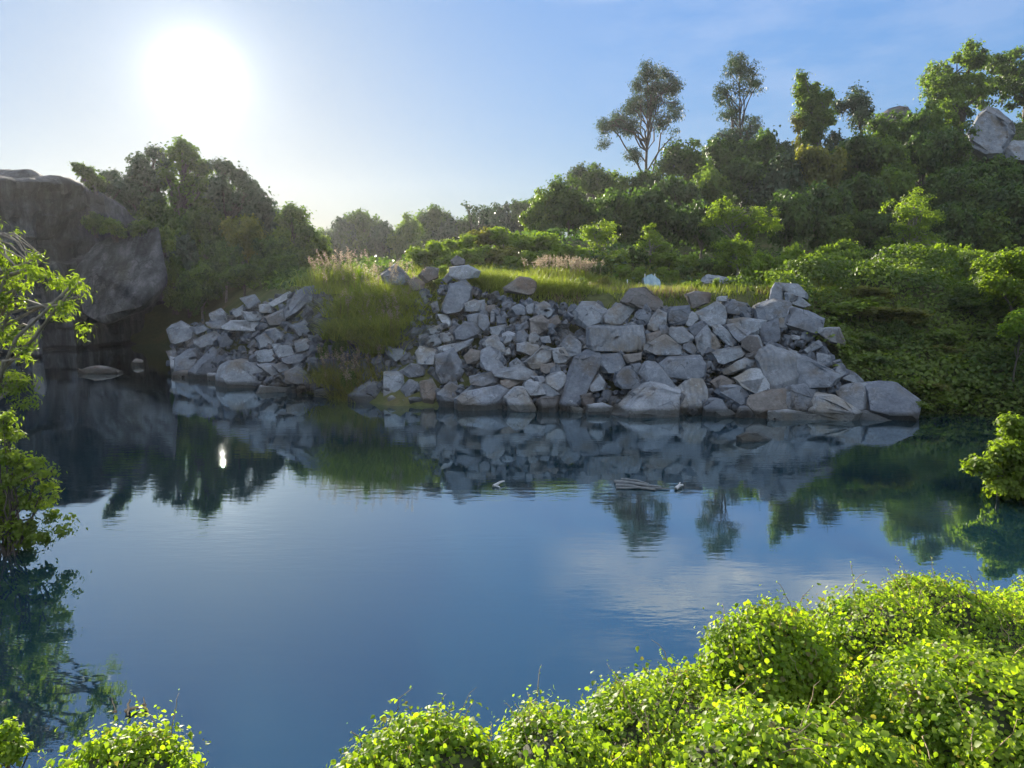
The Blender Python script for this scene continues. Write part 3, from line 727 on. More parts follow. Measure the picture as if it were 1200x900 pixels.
# ------------------------------------------------------------------ left cliff
plan = [(-75, 20), (-60, 38), (-50, 52), (-44, 60), (-40.5, 65), (-37.5, 69), (-33, 75), (-30, 86), (-30, 100)]
topz = [15, 16.5, 17.8, 18.0, 17.0, 13.5, 9.5, 7.5, 6]
plan = np.array(plan, float)
seg = np.r_[0, np.cumsum(np.hypot(*np.diff(plan, axis=0).T))]
nu, nv = 300, 110
us = np.linspace(0, seg[-1], nu)
bx = np.interp(us, seg, plan[:, 0]); by = np.interp(us, seg, plan[:, 1]); tzz = np.interp(us, seg, topz)
dxu, dyu = np.gradient(bx), np.gradient(by); ln = np.hypot(dxu, dyu)
nxn, nyn = dyu / ln, -dxu / ln                   # outward: towards the pond
vv = np.linspace(0, 1, nv)
pts = np.zeros((nv, nu, 3))
for j, v_ in enumerate(vv):
    for i in range(nu):
        if v_ < .62:
            s = v_ / .62; zz = -1 + s * (tzz[i] * .86 + 1); o = 2.0 - 3.2 * s + 1.2 * math.sin(s * 5 + us[i] * .15)
        else:
            s = (v_ - .62) / .38; zz = tzz[i] * (.86 + .14 * math.sin(s * math.pi / 2 * 1.1)); o = -1.2 + 1.2 * math.sin(5 + us[i] * .15) - 26 * s ** 1.3
        q = Vector((us[i] * .16, o * .12, zz * .16))
        f = noise.fractal(q, 1.0, 2.1, 6)
        o2 = o + 2.0 * f + .9 * noise.cell(Vector((us[i] * .22 + .3 * f, zz * .13, 3))) + .25 * noise.cell(Vector((us[i] * .7, zz * .5, 9)))
        o2 += .55 * (1 - abs(noise.noise(Vector((us[i] * .55, zz * .05, 21)))) * 2) - 1.1 * max(0, noise.noise(Vector((us[i] * .16, zz * .45, 33))) - .15)
        zz2 = zz + (1.3 * noise.fractal(Vector((us[i] * .11, o * .11, 7)), 1, 2, 4) if v_ > .3 else 0) + .9 * math.sin(us[i] * .33 + .5) * min(1, v_ * 1.6)
        pts[j, i] = (bx[i] + nxn[i] * o2, by[i] + nyn[i] * o2, zz2)
idx = np.arange(nu * nv).reshape(nv, nu)
quads = np.stack([idx[:-1, :-1], idx[:-1, 1:], idx[1:, 1:], idx[1:, :-1]], -1).reshape(-1)
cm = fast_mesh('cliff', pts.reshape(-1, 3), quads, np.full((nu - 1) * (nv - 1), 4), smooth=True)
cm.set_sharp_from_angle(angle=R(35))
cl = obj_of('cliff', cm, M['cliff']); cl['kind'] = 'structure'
# smooth quarried slab leaning out of the cliff
P = [(92, 292), (140, 272), (184, 268), (198, 330), (192, 350), (160, 368), (122, 381), (100, 378), (85, 330)]
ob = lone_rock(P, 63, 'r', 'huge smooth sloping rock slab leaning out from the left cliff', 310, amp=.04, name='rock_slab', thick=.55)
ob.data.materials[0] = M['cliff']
P = [(32, 376), (40, 370), (47, 378), (48, 394), (40, 400), (33, 397)]
lone_rock(P, 55, 'b', 'upright stone at the cliff foot behind the overhanging branches', 311, sink=-.2)

# ------------------------------------------------------------------ foliage builders
def blob_leaves(blobs, n_cl, cl_r, per, size, r, shell=.55, flat=.75, up=.35, droop=.6, tintbias=None):
    B = np.array([b[:6] for b in blobs], float)
    vol = np.cbrt(B[:, 3] * B[:, 4] * B[:, 5]) ** 2.2; pr = vol / vol.sum()
    k = r.choice(len(B), n_cl, p=pr)
    d = norm(r.normal(size=(n_cl, 3)))
    rad = np.where(r.uniform(size=n_cl) < .75, r.uniform(shell, 1.04, n_cl), r.uniform(.1, shell, n_cl))
    cen = B[k, :3] + d * B[k, 3:6] * rad[:, None]
    crs = cl_r * r.uniform(.55, 1.35, n_cl)
    ct = r.uniform(0, 1, n_cl)
    cnt = np.maximum(3, (per * r.uniform(.5, 1.4, n_cl)).astype(int))
    ii = np.repeat(np.arange(n_cl), cnt)
    o = r.normal(size=(len(ii), 3)) * .55; o[:, 2] *= flat
    C = cen[ii] + o * crs[ii][:, None]
    N = norm(o) * .6 + d[ii] * .5 + np.array([0, 0, up]) + r.normal(size=C.shape) * .45
    S = size * r.uniform(.65, 1.3, len(ii))
    t = np.clip(.7 * ct[ii] + .3 * r.uniform(0, 1, len(ii)), 0, .97)
    return C, N, S, t, cen

def tree_meshes(name, H, blobs, seed, n_cl, cl_r, per, size, trunk_r, trunk_pts=None, limbs=14, shape=LEAF_FAR, droop=.5, shell=.55):
    r = np.random.default_rng(seed)
    C, N, S, t, cen = blob_leaves(blobs, n_cl, cl_r, per, size, r, shell=shell)
    crown = leaf_mesh(name + '_crown', C, N, S, shape=shape, droop=droop, tint=t, r=r)
    top = max(b[2] for b in blobs)
    if trunk_pts is None:
        trunk_pts = [(0, 0, -.8), (.05 * H * r.normal() * .5, .03 * H * r.normal(), H * .3), (blobs[0][0] * .5, blobs[0][1] * .5, H * .55), (blobs[0][0], blobs[0][1], top)]
    tp = np.array(trunk_pts, float)
    q = np.linspace(0, len(tp) - 1, 14)
    tp2 = np.stack([np.interp(q, np.arange(len(tp)), tp[:, i]) for i in range(3)], 1)
    rad = trunk_r * np.linspace(1.15, .18, 14)
    paths = [(tp2, rad)]
    for k in r.choice(len(cen), min(limbs, len(cen)), replace=False):
        e = cen[k]
        ok = np.nonzero((tp2[:, 2] < e[2] - .05 * H) & (tp2[:, 2] > .18 * H))[0]
        if not len(ok): continue
        s = ok[int(r.integers(max(0, len(ok) - 6), len(ok)))]
        p = bez(tp2[s], e, sag=.04 * H, n=6, wob=.015 * H)
        paths.append((p, np.linspace(rad[s] * .6, .012 * H * .35, 6)))
    return crown, tubes(name + '_trunk', paths)

def place_tree(name, loc, crown, trunk, leafm, barkm, label, cat='tree', group=None):
    e = empty(name, loc); tag(e, label, cat, group)
    obj_of('trunk', trunk, barkm, e); obj_of('crown', crown, leafm, e)
    return e

def tree_px(name, label, base_px, Y, blobs_px, seed, leafm, barkm, n_cl, cl_r, per, size, trunk_r, trunk_px=None, group=None, base_z=None, cat='tree', dspread=.9, **kw):
    bx_ = at(base_px, 300, Y).x
    z0 = tz(bx_, Y) if base_z is None else base_z
    loc = Vector((bx_, Y, z0)); r = random.Random(seed)
    blobs = []
    for b in blobs_px:
        p = at(b[0], b[1], Y) - loc; w = b[2] / ppm(Y); h = (b[3] if len(b) > 3 else b[2]) / ppm(Y)
        blobs.append((p.x, r.uniform(-1, 1) * w * dspread, p.z, w, w, h))
    tp = None
    if trunk_px:
        tp = [(0, 0, -.8)] + [tuple(at(x, y, Y) - loc) for x, y in trunk_px]
    H = max(b[2] + b[5] for b in blobs)
    crown, trunk = tree_meshes(name, H, blobs, seed, n_cl, cl_r, per, size, trunk_r, tp, **kw)
    return place_tree(name, loc, crown, trunk, leafm, barkm, label, cat, group)

# --- hilltop trees with outlines of their own
HG = 'trees rising from the hill'
tree_px('tree', 'tall open-crowned tree with bare forking limbs leaning left on the skyline', 757, 112,
        [(758, 86, 11), (779, 84, 9), (770, 100, 14), (788, 104, 11), (747, 100, 8), (762, 120, 15), (792, 122, 8), (742, 126, 13), (722, 142, 11), (708, 150, 9), (735, 150, 11), (790, 134, 7), (776, 142, 11), (741, 182, 9), (708, 166, 7), (788, 155, 5)],
        21, M['blue'], M['barkd'], 480, .7, 36, .42, .24, [(757, 185), (760, 150), (763, 115), (766, 85)], HG, limbs=34, shape=LEAF_LONG, droop=1.2)
tree_px('tree', 'slender two-tiered tree standing tallest on the hill', 868, 114,
        [(866, 70, 12), (860, 85, 14), (876, 84, 11), (851, 108, 14), (868, 104, 14), (884, 100, 9), (860, 128, 13), (849, 135, 10), (880, 150, 20), (852, 165, 17), (868, 172, 25)],
        22, M['blue'], M['barkd'], 430, .65, 34, .42, .2, [(867, 160), (867, 110), (867, 72)], HG, limbs=30, shape=LEAF_LONG, droop=1.0)
tree_px('tree', 'columnar tree draped in yellowish vines right of the slender tree', 952, 110,
        [(940, 90, 6, 9), (944, 104, 9, 9), (955, 104, 9, 8), (964, 116, 9, 9), (948, 120, 12, 10), (957, 132, 12, 10), (943, 140, 10, 10), (967, 138, 9, 9), (950, 156, 11, 11), (941, 172, 9, 12), (939, 192, 8, 12)],
        23, M['hillb'], M['bark'], 330, .65, 44, .42, .35, [(955, 170), (950, 120), (943, 90)], HG, limbs=18)
tree_px('vine', 'yellowish vine curtain hanging down the columnar tree', 940, 109,
        [(936, 142, 6, 14), (938, 165, 7, 16), (936, 188, 8, 13), (943, 200, 8, 8)],
        24, M['olive'], M['barkd'], 90, .5, 30, .36, .1, [(938, 190), (938, 140)], None, limbs=6, cat='vine')
tree_px('tree', 'small airy dark tree right of the vine-draped column', 1000, 122,
        [(1000, 116, 14), (1016, 120, 11), (986, 124, 9), (1004, 138, 17), (1020, 136, 8)],
        25, M['blue'], M['barkd'], 170, .7, 30, .42, .25, None, HG, limbs=18)
tree_px('tree', 'broad bright-topped tree at the hilltop left of the pointed rock', 1112, 124,
        [(1112, 84, 22), (1130, 70, 16), (1098, 104, 20), (1122, 110, 26), (1096, 130, 20), (1120, 140, 24), (1150, 95, 20), (1145, 72, 9)],
        26, M['hillb'], M['barkd'], 330, .75, 50, .5, .45, None, HG, limbs=20)
tree_px('tree', 'big dark tree behind the pale pointed rock', 1185, 130,
        [(1185, 85, 26), (1210, 75, 28), (1170, 105, 20), (1200, 115, 34), (1220, 110, 30), (1192, 62, 9), (1168, 78, 12)],
        27, M['hill'], M['barkd'], 330, .8, 50, .5, .45, None, HG, limbs=16)
tree_px('tree', 'round low tree with gaps at the foot of the open-crowned tree', 800, 106,
        [(800, 185, 20), (783, 196, 16), (820, 192, 13), (786, 178, 9), (810, 205, 18)],
        28, M['hill'], M['barkd'], 230, .8, 36, .45, .28, None, HG, limbs=16)
tree_px('tree', 'thin sparse tree on the skyline left of the open-crowned tree', 676, 108,
        [(675, 203, 8), (680, 196, 5), (671, 212, 7)], 29, M['blue'], M['barkd'], 45, .6, 22, .4, .14, None, HG, limbs=9)
tree_px('tree', 'dense clipped-looking tree just right of the thin skyline tree', 696, 108,
        [(695, 206, 12), (705, 214, 12), (688, 216, 10)], 30, M['hill'], M['barkd'], 110, .8, 40, .45, .2, None, HG, limbs=8)

TA = [('the tall open-crowned tree', 757, 150), ('the slender tallest tree', 867, 110), ('the vine-draped tree', 950, 140), ('the pale pointed rock', 1162, 158),
      ('the bright-topped hill tree', 1112, 105), ('the round low tree', 800, 190), ('the thin skyline tree', 676, 206), ('the airy dark tree', 1002, 125),
      ('the two-lobed yellow-green tree', 872, 258), ('the bright feathery tree', 1070, 262), ('the dark skyline rock', 1045, 135)]

# --- prototypes for the dense canopy
def proto_tree(seed, H, W, leafm, barkm, n_cl=150, per=46, size=.48, lobes=8):
    r = random.Random(seed)
    blobs = [(0, 0, H * .66, W * .33, W * .33, H * .26)]
    for k in range(lobes):
        a = k * 2.4 + r.uniform(-.4, .4); q = r.uniform(.2, .36) * W
        s = r.uniform(.14, .26)
        blobs.append((math.cos(a) * q, math.sin(a) * q, H * r.uniform(.36, .84), W * s, W * s, H * s * .75))
    crown, trunk = tree_meshes('tree', H, blobs, seed, n_cl, .075 * H, per, size, .028 * H, None, limbs=12)
    return crown, trunk, leafm, barkm, H
protos = [proto_tree(41, 9, 8, M['dark'], M['barkd']), proto_tree(42, 10, 7.5, M['hill'], M['barkd']), proto_tree(43, 8, 8, M['dark'], M['bark'], lobes=9),
          proto_tree(44, 9, 7, M['hillb'], M['barkd'], lobes=6), proto_tree(45, 8, 8.5, M['blue'], M['barkd']), proto_tree(46, 9, 8, M['olive'], M['bark'])]
PNOUN = ['dense dark green tree', 'leafy mid green tree', 'broad dark tree', 'lighter green tree', 'bluish green tree', 'olive green tree']

def canopy(px, py, hpx, wpx, kind, Y, anchors_, group, base_z=None):
    """a tree whose crown centre shows at (px,py), hpx tall and wpx wide in the photo"""
    crown, trunk, lm, bmm, H = protos[kind]
    c = at(px, py, Y)
    z0 = tz(c.x, Y) if base_z is None else base_z
    sx = wpx / ppm(Y) / 7.5
    topz = c.z + .5 * hpx / ppm(Y)
    sz = max((topz - z0) / (H * .92), .35)
    sx = max(sx, .72 * sz)
    e = empty('tree', (c.x, Y, z0)); e.rotation_euler.z = random.uniform(0, 6.28); e.scale = (sx, sx, sz)
    link(bpy.data.objects.new('trunk', trunk), e); link(bpy.data.objects.new('crown', crown), e)
    for ch, mt in ((trunk, bmm), (crown, lm)):
        if not ch.materials: ch.materials.append(mt)
    tag(e, rel_label(PNOUN[kind], px, py, anchors_), 'tree', group)
    return e

CAN = [(632, 244, 40, 46, 3), (655, 230, 42, 46, 1), (690, 224, 44, 52, 0), (722, 226, 42, 50, 3), (760, 222, 40, 50, 0), (842, 188, 50, 46, 0), (888, 186, 54, 50, 2),
       (905, 190, 40, 44, 0), (918, 186, 30, 32, 4), (975, 180, 40, 44, 4), (1030, 160, 46, 56, 1), (1062, 158, 44, 50, 2), (1085, 150, 50, 50, 3),
       (668, 252, 48, 54, 0), (710, 252, 50, 56, 2), (752, 246, 50, 58, 0), (792, 236, 54, 58, 0), (832, 226, 56, 58, 3), (872, 216, 56, 58, 0), (912, 216, 58, 58, 4),
       (962, 205, 58, 58, 5), (1002, 190, 56, 60, 0), (1042, 192, 56, 58, 3), (1082, 184, 56, 58, 0), (1112, 176, 50, 50, 1), (1135, 218, 50, 58, 2), (1172, 200, 30, 46, 1), (1185, 222, 50, 58, 0),
       (740, 272, 46, 56, 2), (785, 266, 48, 56, 0), (822, 262, 46, 50, 2), (925, 252, 54, 58, 0), (965, 246, 56, 58, 2), (1004, 236, 56, 58, 0), (1042, 228, 56, 58, 3),
       (1112, 226, 56, 58, 0), (1152, 238, 58, 60, 1), (1192, 248, 56, 56, 2), (978, 280, 46, 54, 3), (1022, 272, 48, 56, 0), (1116, 268, 54, 58, 2), (1156, 276, 50, 58, 3), (1196, 285, 44, 50, 1)]
for (px, py, h, w, k) in CAN:
    Y = march(px, py, 6.5, 74)
    canopy(px, py, h, w, k, min(Y, 128), TA, 'trees of the wooded hillside')

# --- bright trees at the hill foot
BG = 'sunlit trees at the foot of the hill'
tree_px('tree', 'two-lobed yellow-green tree standing out before the dark hillside', 872, 62,
        [(840, 248, 17, 12), (862, 252, 16, 14), (890, 258, 20, 17), (910, 262, 14, 14), (830, 258, 10, 9), (878, 270, 22, 12)],
        51, M['bright'], M['bark'], 120, .36, 46, .2, .14, None, BG, limbs=18)
tree_px('tree', 'bright feathery tree glowing before the darkest part of the hillside', 1070, 60,
        [(1085, 232, 18, 12), (1058, 248, 18, 13), (1090, 255, 19, 16), (1064, 272, 22, 15), (1092, 282, 20, 12), (1040, 240, 8, 6), (1045, 285, 14, 9), (1076, 292, 24, 10)],
        52, M['bright'], M['bark'], 150, .36, 46, .2, .13, None, BG, limbs=22)
tree_px('tree', 'small vivid green tree with upright shoots at the terrace edge', 866, 52,
        [(860, 286, 18, 12), (876, 292, 16, 14), (850, 298, 12, 12), (885, 306, 14, 12), (862, 310, 20, 12)],
        53, M['bright'], M['bark'], 110, .3, 44, .18, .10, None, BG, limbs=12)
tree_px('tree', 'small umbrella-shaped green tree on a thin stem', 704, 56,
        [(694, 270, 12, 8), (712, 268, 12, 8), (704, 280, 17, 9), (700, 292, 9, 6)],
        54, M['bright'], M['bark'], 60, .32, 40, .19, .09, None, BG, limbs=10)
tree_px('tree', 'pointed pale green sapling between umbrella tree and vivid tree', 762, 55,
        [(760, 272, 8, 10), (768, 284, 11, 10), (776, 292, 9, 8), (754, 288, 9, 9)],
        55, M['bright'], M['bark'], 60, .28, 36, .18, .07, None, BG, limbs=8)
tree_px('shrub', 'small round bright shrub alone against the dark hill foot', 992, 58,
        [(992, 289, 9, 7), (998, 294, 7, 6)], 56, M['bright'], M['bark'], 55, .3, 30, .2, .06, None, None, limbs=5, cat='shrub')

# --- far tree line (hazy)
FA = [('the gap beside the hazy left trees', 365, 280), ('the tall grass plumes', 420, 300), ('the yellow-green scrub slope', 575, 275), ('the thin wispy far tree', 560, 245)]
for (px, py, h, w, k) in [(378, 282, 26, 34, 1), (398, 274, 30, 34, 4), (425, 266, 36, 44, 0), (452, 276, 26, 34, 4), (476, 270, 34, 36, 3), (506, 262, 38, 46, 0), (530, 272, 26, 34, 4),
                         (592, 256, 28, 36, 4), (616, 250, 30, 32, 0), (640, 244, 30, 34, 1), (412, 286, 26, 40, 2), (492, 284, 28, 44, 1), (450, 290, 24, 40, 3), (366, 288, 22, 34, 0), (385, 290, 22, 36, 4), (440, 278, 26, 36, 4), (464, 282, 24, 36, 0), (520, 282, 26, 40, 4), (548, 266, 26, 40, 0), (572, 262, 28, 40, 4), (604, 260, 28, 40, 2), (355, 292, 20, 30, 2)]:
    canopy(px, py, h, w, k, 132 + random.uniform(-12, 14), FA, 'hazy trees of the far tree line')
tree_px('tree', 'thin wispy far tree with scattered leaf tufts on the skyline', 558, 105,
        [(548, 243, 6), (560, 246, 6), (570, 248, 6), (580, 245, 5), (553, 252, 5)], 57, M['blue'], M['barkd'], 40, .7, 14, .4, .12, None, 'hazy trees of the far tree line', limbs=12)

# --- left wood on the bank behind the cliff
LA = [('the dark cliff top', 60, 190), ('the smooth sloping slab', 160, 320), ('the low feathery left tree', 345, 255), ('the hazy left pile', 300, 390), ('the highest ragged tree', 216, 200), ('the twin-pointed tree', 172, 205)]
for (px, py, h, w, k, Y) in [(176, 240, 46, 44, 4, 84), (262, 246, 50, 46, 2, 84), (308, 262, 40, 40, 4, 78),
                            (335, 278, 36, 40, 3, 74), (205, 262, 54, 50, 2, 78), (240, 272, 54, 52, 0, 76), (284, 282, 50, 50, 5, 72), (172, 272, 54, 46, 0, 80), (318, 298, 40, 44, 2, 70),
                            (356, 294, 36, 40, 1, 66), (262, 310, 50, 52, 2, 68), (218, 306, 50, 52, 4, 70), (374, 290, 32, 34, 3, 68), (235, 332, 44, 50, 2, 64), (285, 330, 40, 50, 0, 62), (330, 316, 36, 44, 2, 60), (215, 300, 60, 60, 0, 96), (255, 300, 60, 60, 2, 98), (295, 302, 50, 60, 4, 96), (335, 302, 44, 56, 2, 100), (175, 300, 60, 60, 0, 98)]:
    canopy(px, py, h, w, k, Y, LA, 'hazy trees of the left wood', base_z=tz(at(px, py, Y).x, Y))
LG = 'ragged tall trees standing above the left wood'
tree_px('tree', 'ragged tree with a twin-pointed top right beside the dark cliff', 172, 80,
        [(180, 178, 9, 8), (168, 190, 10, 8), (156, 200, 8, 7), (190, 190, 10, 9), (176, 205, 14, 11), (152, 216, 11, 9), (196, 212, 12, 11), (166, 226, 14, 11), (186, 236, 14, 12), (140, 228, 9, 8)],
        101, M['blue'], M['barkd'], 210, .62, 36, .42, .3, None, LG, limbs=34, shell=.3)
tree_px('tree', 'highest ragged tree of the left wood with sky showing through', 216, 78,
        [(216, 170, 9, 7), (204, 178, 8, 7), (226, 182, 9, 8), (212, 194, 11, 8), (236, 196, 9, 8), (200, 206, 9, 9), (228, 212, 13, 10), (212, 224, 14, 11), (244, 218, 9, 9), (232, 238, 14, 11)],
        102, M['hill'], M['barkd'], 210, .6, 36, .42, .3, None, LG, limbs=34, shell=.3)
tree_px('tree', 'ragged sloping-topped tree between the highest tree and the feathery one', 272, 76,
        [(254, 192, 8, 7), (266, 196, 9, 8), (278, 206, 10, 8), (290, 218, 9, 8), (262, 216, 12, 10), (302, 228, 9, 8), (280, 232, 13, 10), (312, 240, 8, 7), (298, 246, 12, 9), (264, 240, 12, 10), (320, 252, 8, 6), (252, 228, 7, 6)],
        103, M['blue'], M['barkd'], 220, .6, 36, .4, .3, None, LG, limbs=34, shell=.3)
tree_px('tree', 'small spiky tree on the shoulder of the dark cliff', 124, 74,
        [(118, 206, 8, 5), (130, 204, 7, 6), (126, 216, 12, 8), (138, 218, 9, 7), (112, 218, 9, 6)],
        104, M['blue'], M['barkd'], 90, .55, 30, .38, .16, None, LG, limbs=18, shell=.3)
tree_px('tree', 'low feathery tree at the right edge of the left wood', 347, 66,
        [(340, 246, 9, 7), (352, 252, 9, 6), (335, 256, 10, 8), (348, 266, 13, 9), (360, 272, 10, 8)], 58, M['hill'], M['barkd'], 120, .5, 22, .32, .12, None, None, limbs=14)

# --- scrub bushes
def proto_bush(seed, leafm, n_cl=80, per=36, size=.15):
    r = random.Random(seed)
    blobs = [(0, 0, .55, .6, .6, .5)]
    for k in range(6):
        a = k * 1.05 + r.uniform(-.3, .3); q = r.uniform(.35, .75)
        blobs.append((math.cos(a) * q, math.sin(a) * q, r.uniform(.3, .95), .38, .38, .34))
    rr = np.random.default_rng(seed)
    C, N, S, t, cen = blob_leaves(blobs, n_cl, .17, per, size, rr, up=.5)
    fol = leaf_mesh('bush_foliage', C, N, S, tint=t, r=rr)
    paths = [(bez((r.gauss(0, .1), r.gauss(0, .1), -.2), cen[i], .05, 5, .02), np.linspace(.025, .008, 5)) for i in range(0, n_cl, 9)]
    fol.materials.append(leafm); st = tubes('bush_stems', paths, 5); st.materials.append(M['barkd'])
    return fol, st
BP = [proto_bush(61, M['bright']), proto_bush(62, M['bright']), proto_bush(63, M['hill']), proto_bush(64, M['olive']), proto_bush(65, M['creepdark'])]
BN = ['bright green bush', 'yellow-green bush', 'mid green bush', 'olive bush', 'dull green bush']
BA = [('the tall grass clump', 445, 330), ('the pink grass plumes', 655, 308), ('the blue sheet', 762, 315), ('the vivid green tree', 866, 298), ('the umbrella-shaped tree', 704, 280),
      ('the bright feathery tree', 1070, 262), ('the topmost crest slab', 935, 338), ('the two-lobed tree', 872, 258), ('the brown rim boulder', 610, 335), ('the round bright shrub', 992, 291)]
def bush(px, py, rpx, hpx, kind, Y=None, label=None, group='scrub bushes on the terrace', anchors_=BA, off=1.0):
    if Y is None: Y = march(px, py + hpx * .6, .3)
    c = at(px, py, Y); z0 = tz(c.x, Y)
    s = rpx / ppm(Y) / 1.05
    top = c.z + hpx / ppm(Y)
    sz = max((top - z0) / 1.25, .3)
    e = empty('bush', (c.x, Y, z0 - .05)); e.rotation_euler.z = random.uniform(0, 6.28); e.scale = (s, s, sz)
    link(bpy.data.objects.new('stems', BP[kind][1]), e); link(bpy.data.objects.new('foliage', BP[kind][0]), e)
    tag(e, label or rel_label(BN[kind], px, py, anchors_), 'bush', group)
    return e
for (px, py, rp, hp, k) in [(492, 300, 20, 12, 0), (515, 296, 22, 14, 1), (540, 288, 24, 14, 1), (566, 280, 26, 14, 3), (592, 280, 26, 14, 1), (616, 288, 26, 15, 0), (640, 288, 26, 15, 1), (530, 306, 20, 12, 1),
                            (560, 300, 24, 13, 0), (588, 300, 24, 13, 3), (612, 306, 22, 12, 1), (636, 304, 20, 10, 1), (664, 296, 24, 12, 0), (690, 302, 22, 12, 1), (722, 304, 22, 12, 1), (745, 300, 20, 12, 2),
                            (780, 304, 22, 13, 0), (804, 308, 20, 11, 1), (826, 312, 18, 10, 2), (845, 316, 16, 9, 0), (900, 308, 20, 11, 0), (924, 302, 24, 12, 1), (948, 308, 22, 11, 0), (972, 302, 24, 12, 1),
                            (1000, 304, 24, 12, 0), (1026, 306, 22, 11, 2), (1052, 304, 24, 12, 1), (1080, 308, 24, 12, 0), (1106, 304, 24, 13, 1), (1132, 302, 22, 12, 0), (958, 322, 20, 10, 1), (985, 318, 20, 10, 0), (1012, 322, 20, 10, 1), (1040, 318, 20, 10, 3), (1068, 320, 20, 10, 0), (1098, 316, 20, 10, 1), (1125, 318, 20, 10, 0), (1150, 312, 22, 12, 1), (730, 318, 14, 9, 0), (748, 320, 12, 8, 1),
                            (782, 320, 14, 8, 1), (800, 318, 14, 8, 2), (883, 318, 16, 9, 1), (700, 316, 16, 8, 2), (675, 312, 16, 8, 0)]:
    bush(px, py - (4 if px > 880 else 0), rp, hp, k, Y=(45 + (px % 7) * .5) if px > 880 else None)
for px, py, rp, hp, k, Y in [(418, 322, 10, 8, 1, 39.5), (455, 352, 9, 7, 2, 38.6), (398, 392, 12, 9, 2, 37.5), (436, 398, 9, 7, 3, 36.6), (380, 405, 10, 7, 2, 38), (470, 318, 10, 7, 0, 41), (430, 375, 8, 6, 0, 37.6), (410, 440, 12, 7, 2, 35.2)]:
    bush(px, py, rp, hp, k, Y=Y, group='weeds growing through the grass clumps', anchors_=BA)
KA = [('the big tip boulder', 1040, 470), ('the block in the creepers', 975, 392), ('the big sunlit bank bush', 1185, 320), ('the lone waterside shrub', 1165, 540), ('the bright feathery tree', 1070, 265)]
rk = random.Random(77)
for q in range(26):
    px = rk.uniform(490, 900); py = rk.uniform(326, 346) - (14 if px < 600 else 0)
    bush(px, py, rk.uniform(5, 13), rk.uniform(3, 6), rk.choice([0, 1, 2, 3]), Y=rk.uniform(40.5, 44), group='low bushes along the grassy rim')
for q in range(30):
    px, py = rk.uniform(985, 1205), rk.uniform(345, 478)
    if px < 1010 and py > 430: px += 60
    Y = march(px, py, .4)
    bush(px, py, rk.uniform(18, 44), rk.uniform(9, 20), rk.choice([4, 1, 2, 4, 3]), Y=Y, group='creeper-covered bushes on the right bank', anchors_=KA)
tree_px('bush', 'big sunlit yellow-green bush bulging from the right bank', 1190, 34,
        [(1165, 312, 18, 12), (1188, 302, 20, 12), (1205, 318, 24, 18), (1172, 332, 20, 13), (1192, 342, 22, 14), (1155, 328, 10, 8), (1215, 345, 24, 20)],
        95, M['bright'], M['barkd'], 260, .3, 40, .17, .06, None, None, limbs=14, cat='bush')
tree_px('bush', 'lower sunlit bush at the right frame edge under the big one', 1205, 31,
        [(1196, 372, 14, 9), (1208, 384, 18, 12), (1188, 385, 12, 7), (1220, 375, 20, 14)],
        96, M['creeper'], M['barkd'], 120, .26, 38, .16, .05, None, None, limbs=8, cat='bush')

LC = [('the cliff crest', 40, 182), ('the smooth sloping slab', 150, 320), ('the twin-pointed tree', 172, 205)]
for (px, py, rp, hp, k, Y) in [(98, 200, 16, 9, 2, 65), (112, 214, 16, 10, 2, 66), (112, 262, 16, 12, 2, 64.5), (135, 268, 18, 12, 4, 64.5), (165, 268, 18, 12, 2, 65), (190, 280, 18, 16, 4, 66), (201, 318, 16, 18, 2, 66), (205, 350, 18, 14, 2, 64)]:
    c = at(px, py, Y); s_ = rp / ppm(Y) / 1.05
    e = empty('bush', (c.x, Y, c.z - hp / ppm(Y))); e.scale = (s_, s_, 2 * hp / ppm(Y) / 1.25); e.rotation_euler.z = px
    link(bpy.data.objects.new('stems', BP[k][1]), e); link(bpy.data.objects.new('foliage', BP[k][0]), e)
    tag(e, rel_label(BN[k] + ' rooted on the cliff', px, py, LC), 'bush', 'bushes rooted on the left cliff')
# ------------------------------------------------------------------ creeper ground cover on the far right bank (uncountable leaves)
def surf_scatter(n, xr, yr, cond, lift, size, r, bump=None, shape=LEAF_FAR):
    x = r.uniform(*xr, n); y = r.uniform(*yr, n)
    k = cond(x, y); x, y = x[k], y[k]
    z = terrain(x, y)
    e = .15
    bz = bump(x, y) if bump else 0
    z0 = z + bz
    gx_ = (terrain(x + e, y) + (bump(x + e, y) if bump else 0) - z0) / e
    gy_ = (terrain(x, y + e) + (bump(x, y + e) if bump else 0) - z0) / e
    Nn = norm(np.stack([-gx_, -gy_, np.ones_like(x)], 1))
    dep = r.uniform(-.12, lift, len(x))
    C = np.stack([x, y, z0], 1) + Nn * dep[:, None]
    N = Nn + r.normal(size=C.shape) * .55
    return C, N, size * r.uniform(.6, 1.3, len(x))

def bumps(seed, n, xr, yr, rad, hgt):
    r = np.random.default_rng(seed)
    c = np.stack([r.uniform(*xr, n), r.uniform(*yr, n), r.uniform(*rad, n), r.uniform(*hgt, n)], 1)
    def f(x, y):
        z = np.zeros_like(x)
        for cx, cy, rr_, h in c:
            q = 1 - ((x - cx) ** 2 + (y - cy) ** 2) / rr_ ** 2
            z = np.maximum(z, h * np.sqrt(np.clip(q, 0, 1)))
        return z
    return f
r6 = np.random.default_rng(16)
bank_bump = bumps(3, 46, (12, 38), (30, 47), (1.0, 2.8), (.5, 2.0))
def bank_cond(x, y):
    sd = pond_sd(x, y)
    edge = np.interp(y, [31, 34, 37, 40, 46], [18.0, 15.2, 14.4, 14.2, 14.4])
    return (sd > -.15) & (x > edge + r6.normal(0, .35, len(x))) & (x < 40)
C, N, S = surf_scatter(70000, (12, 40), (29.5, 47), bank_cond, .35, .22, r6, bank_bump)
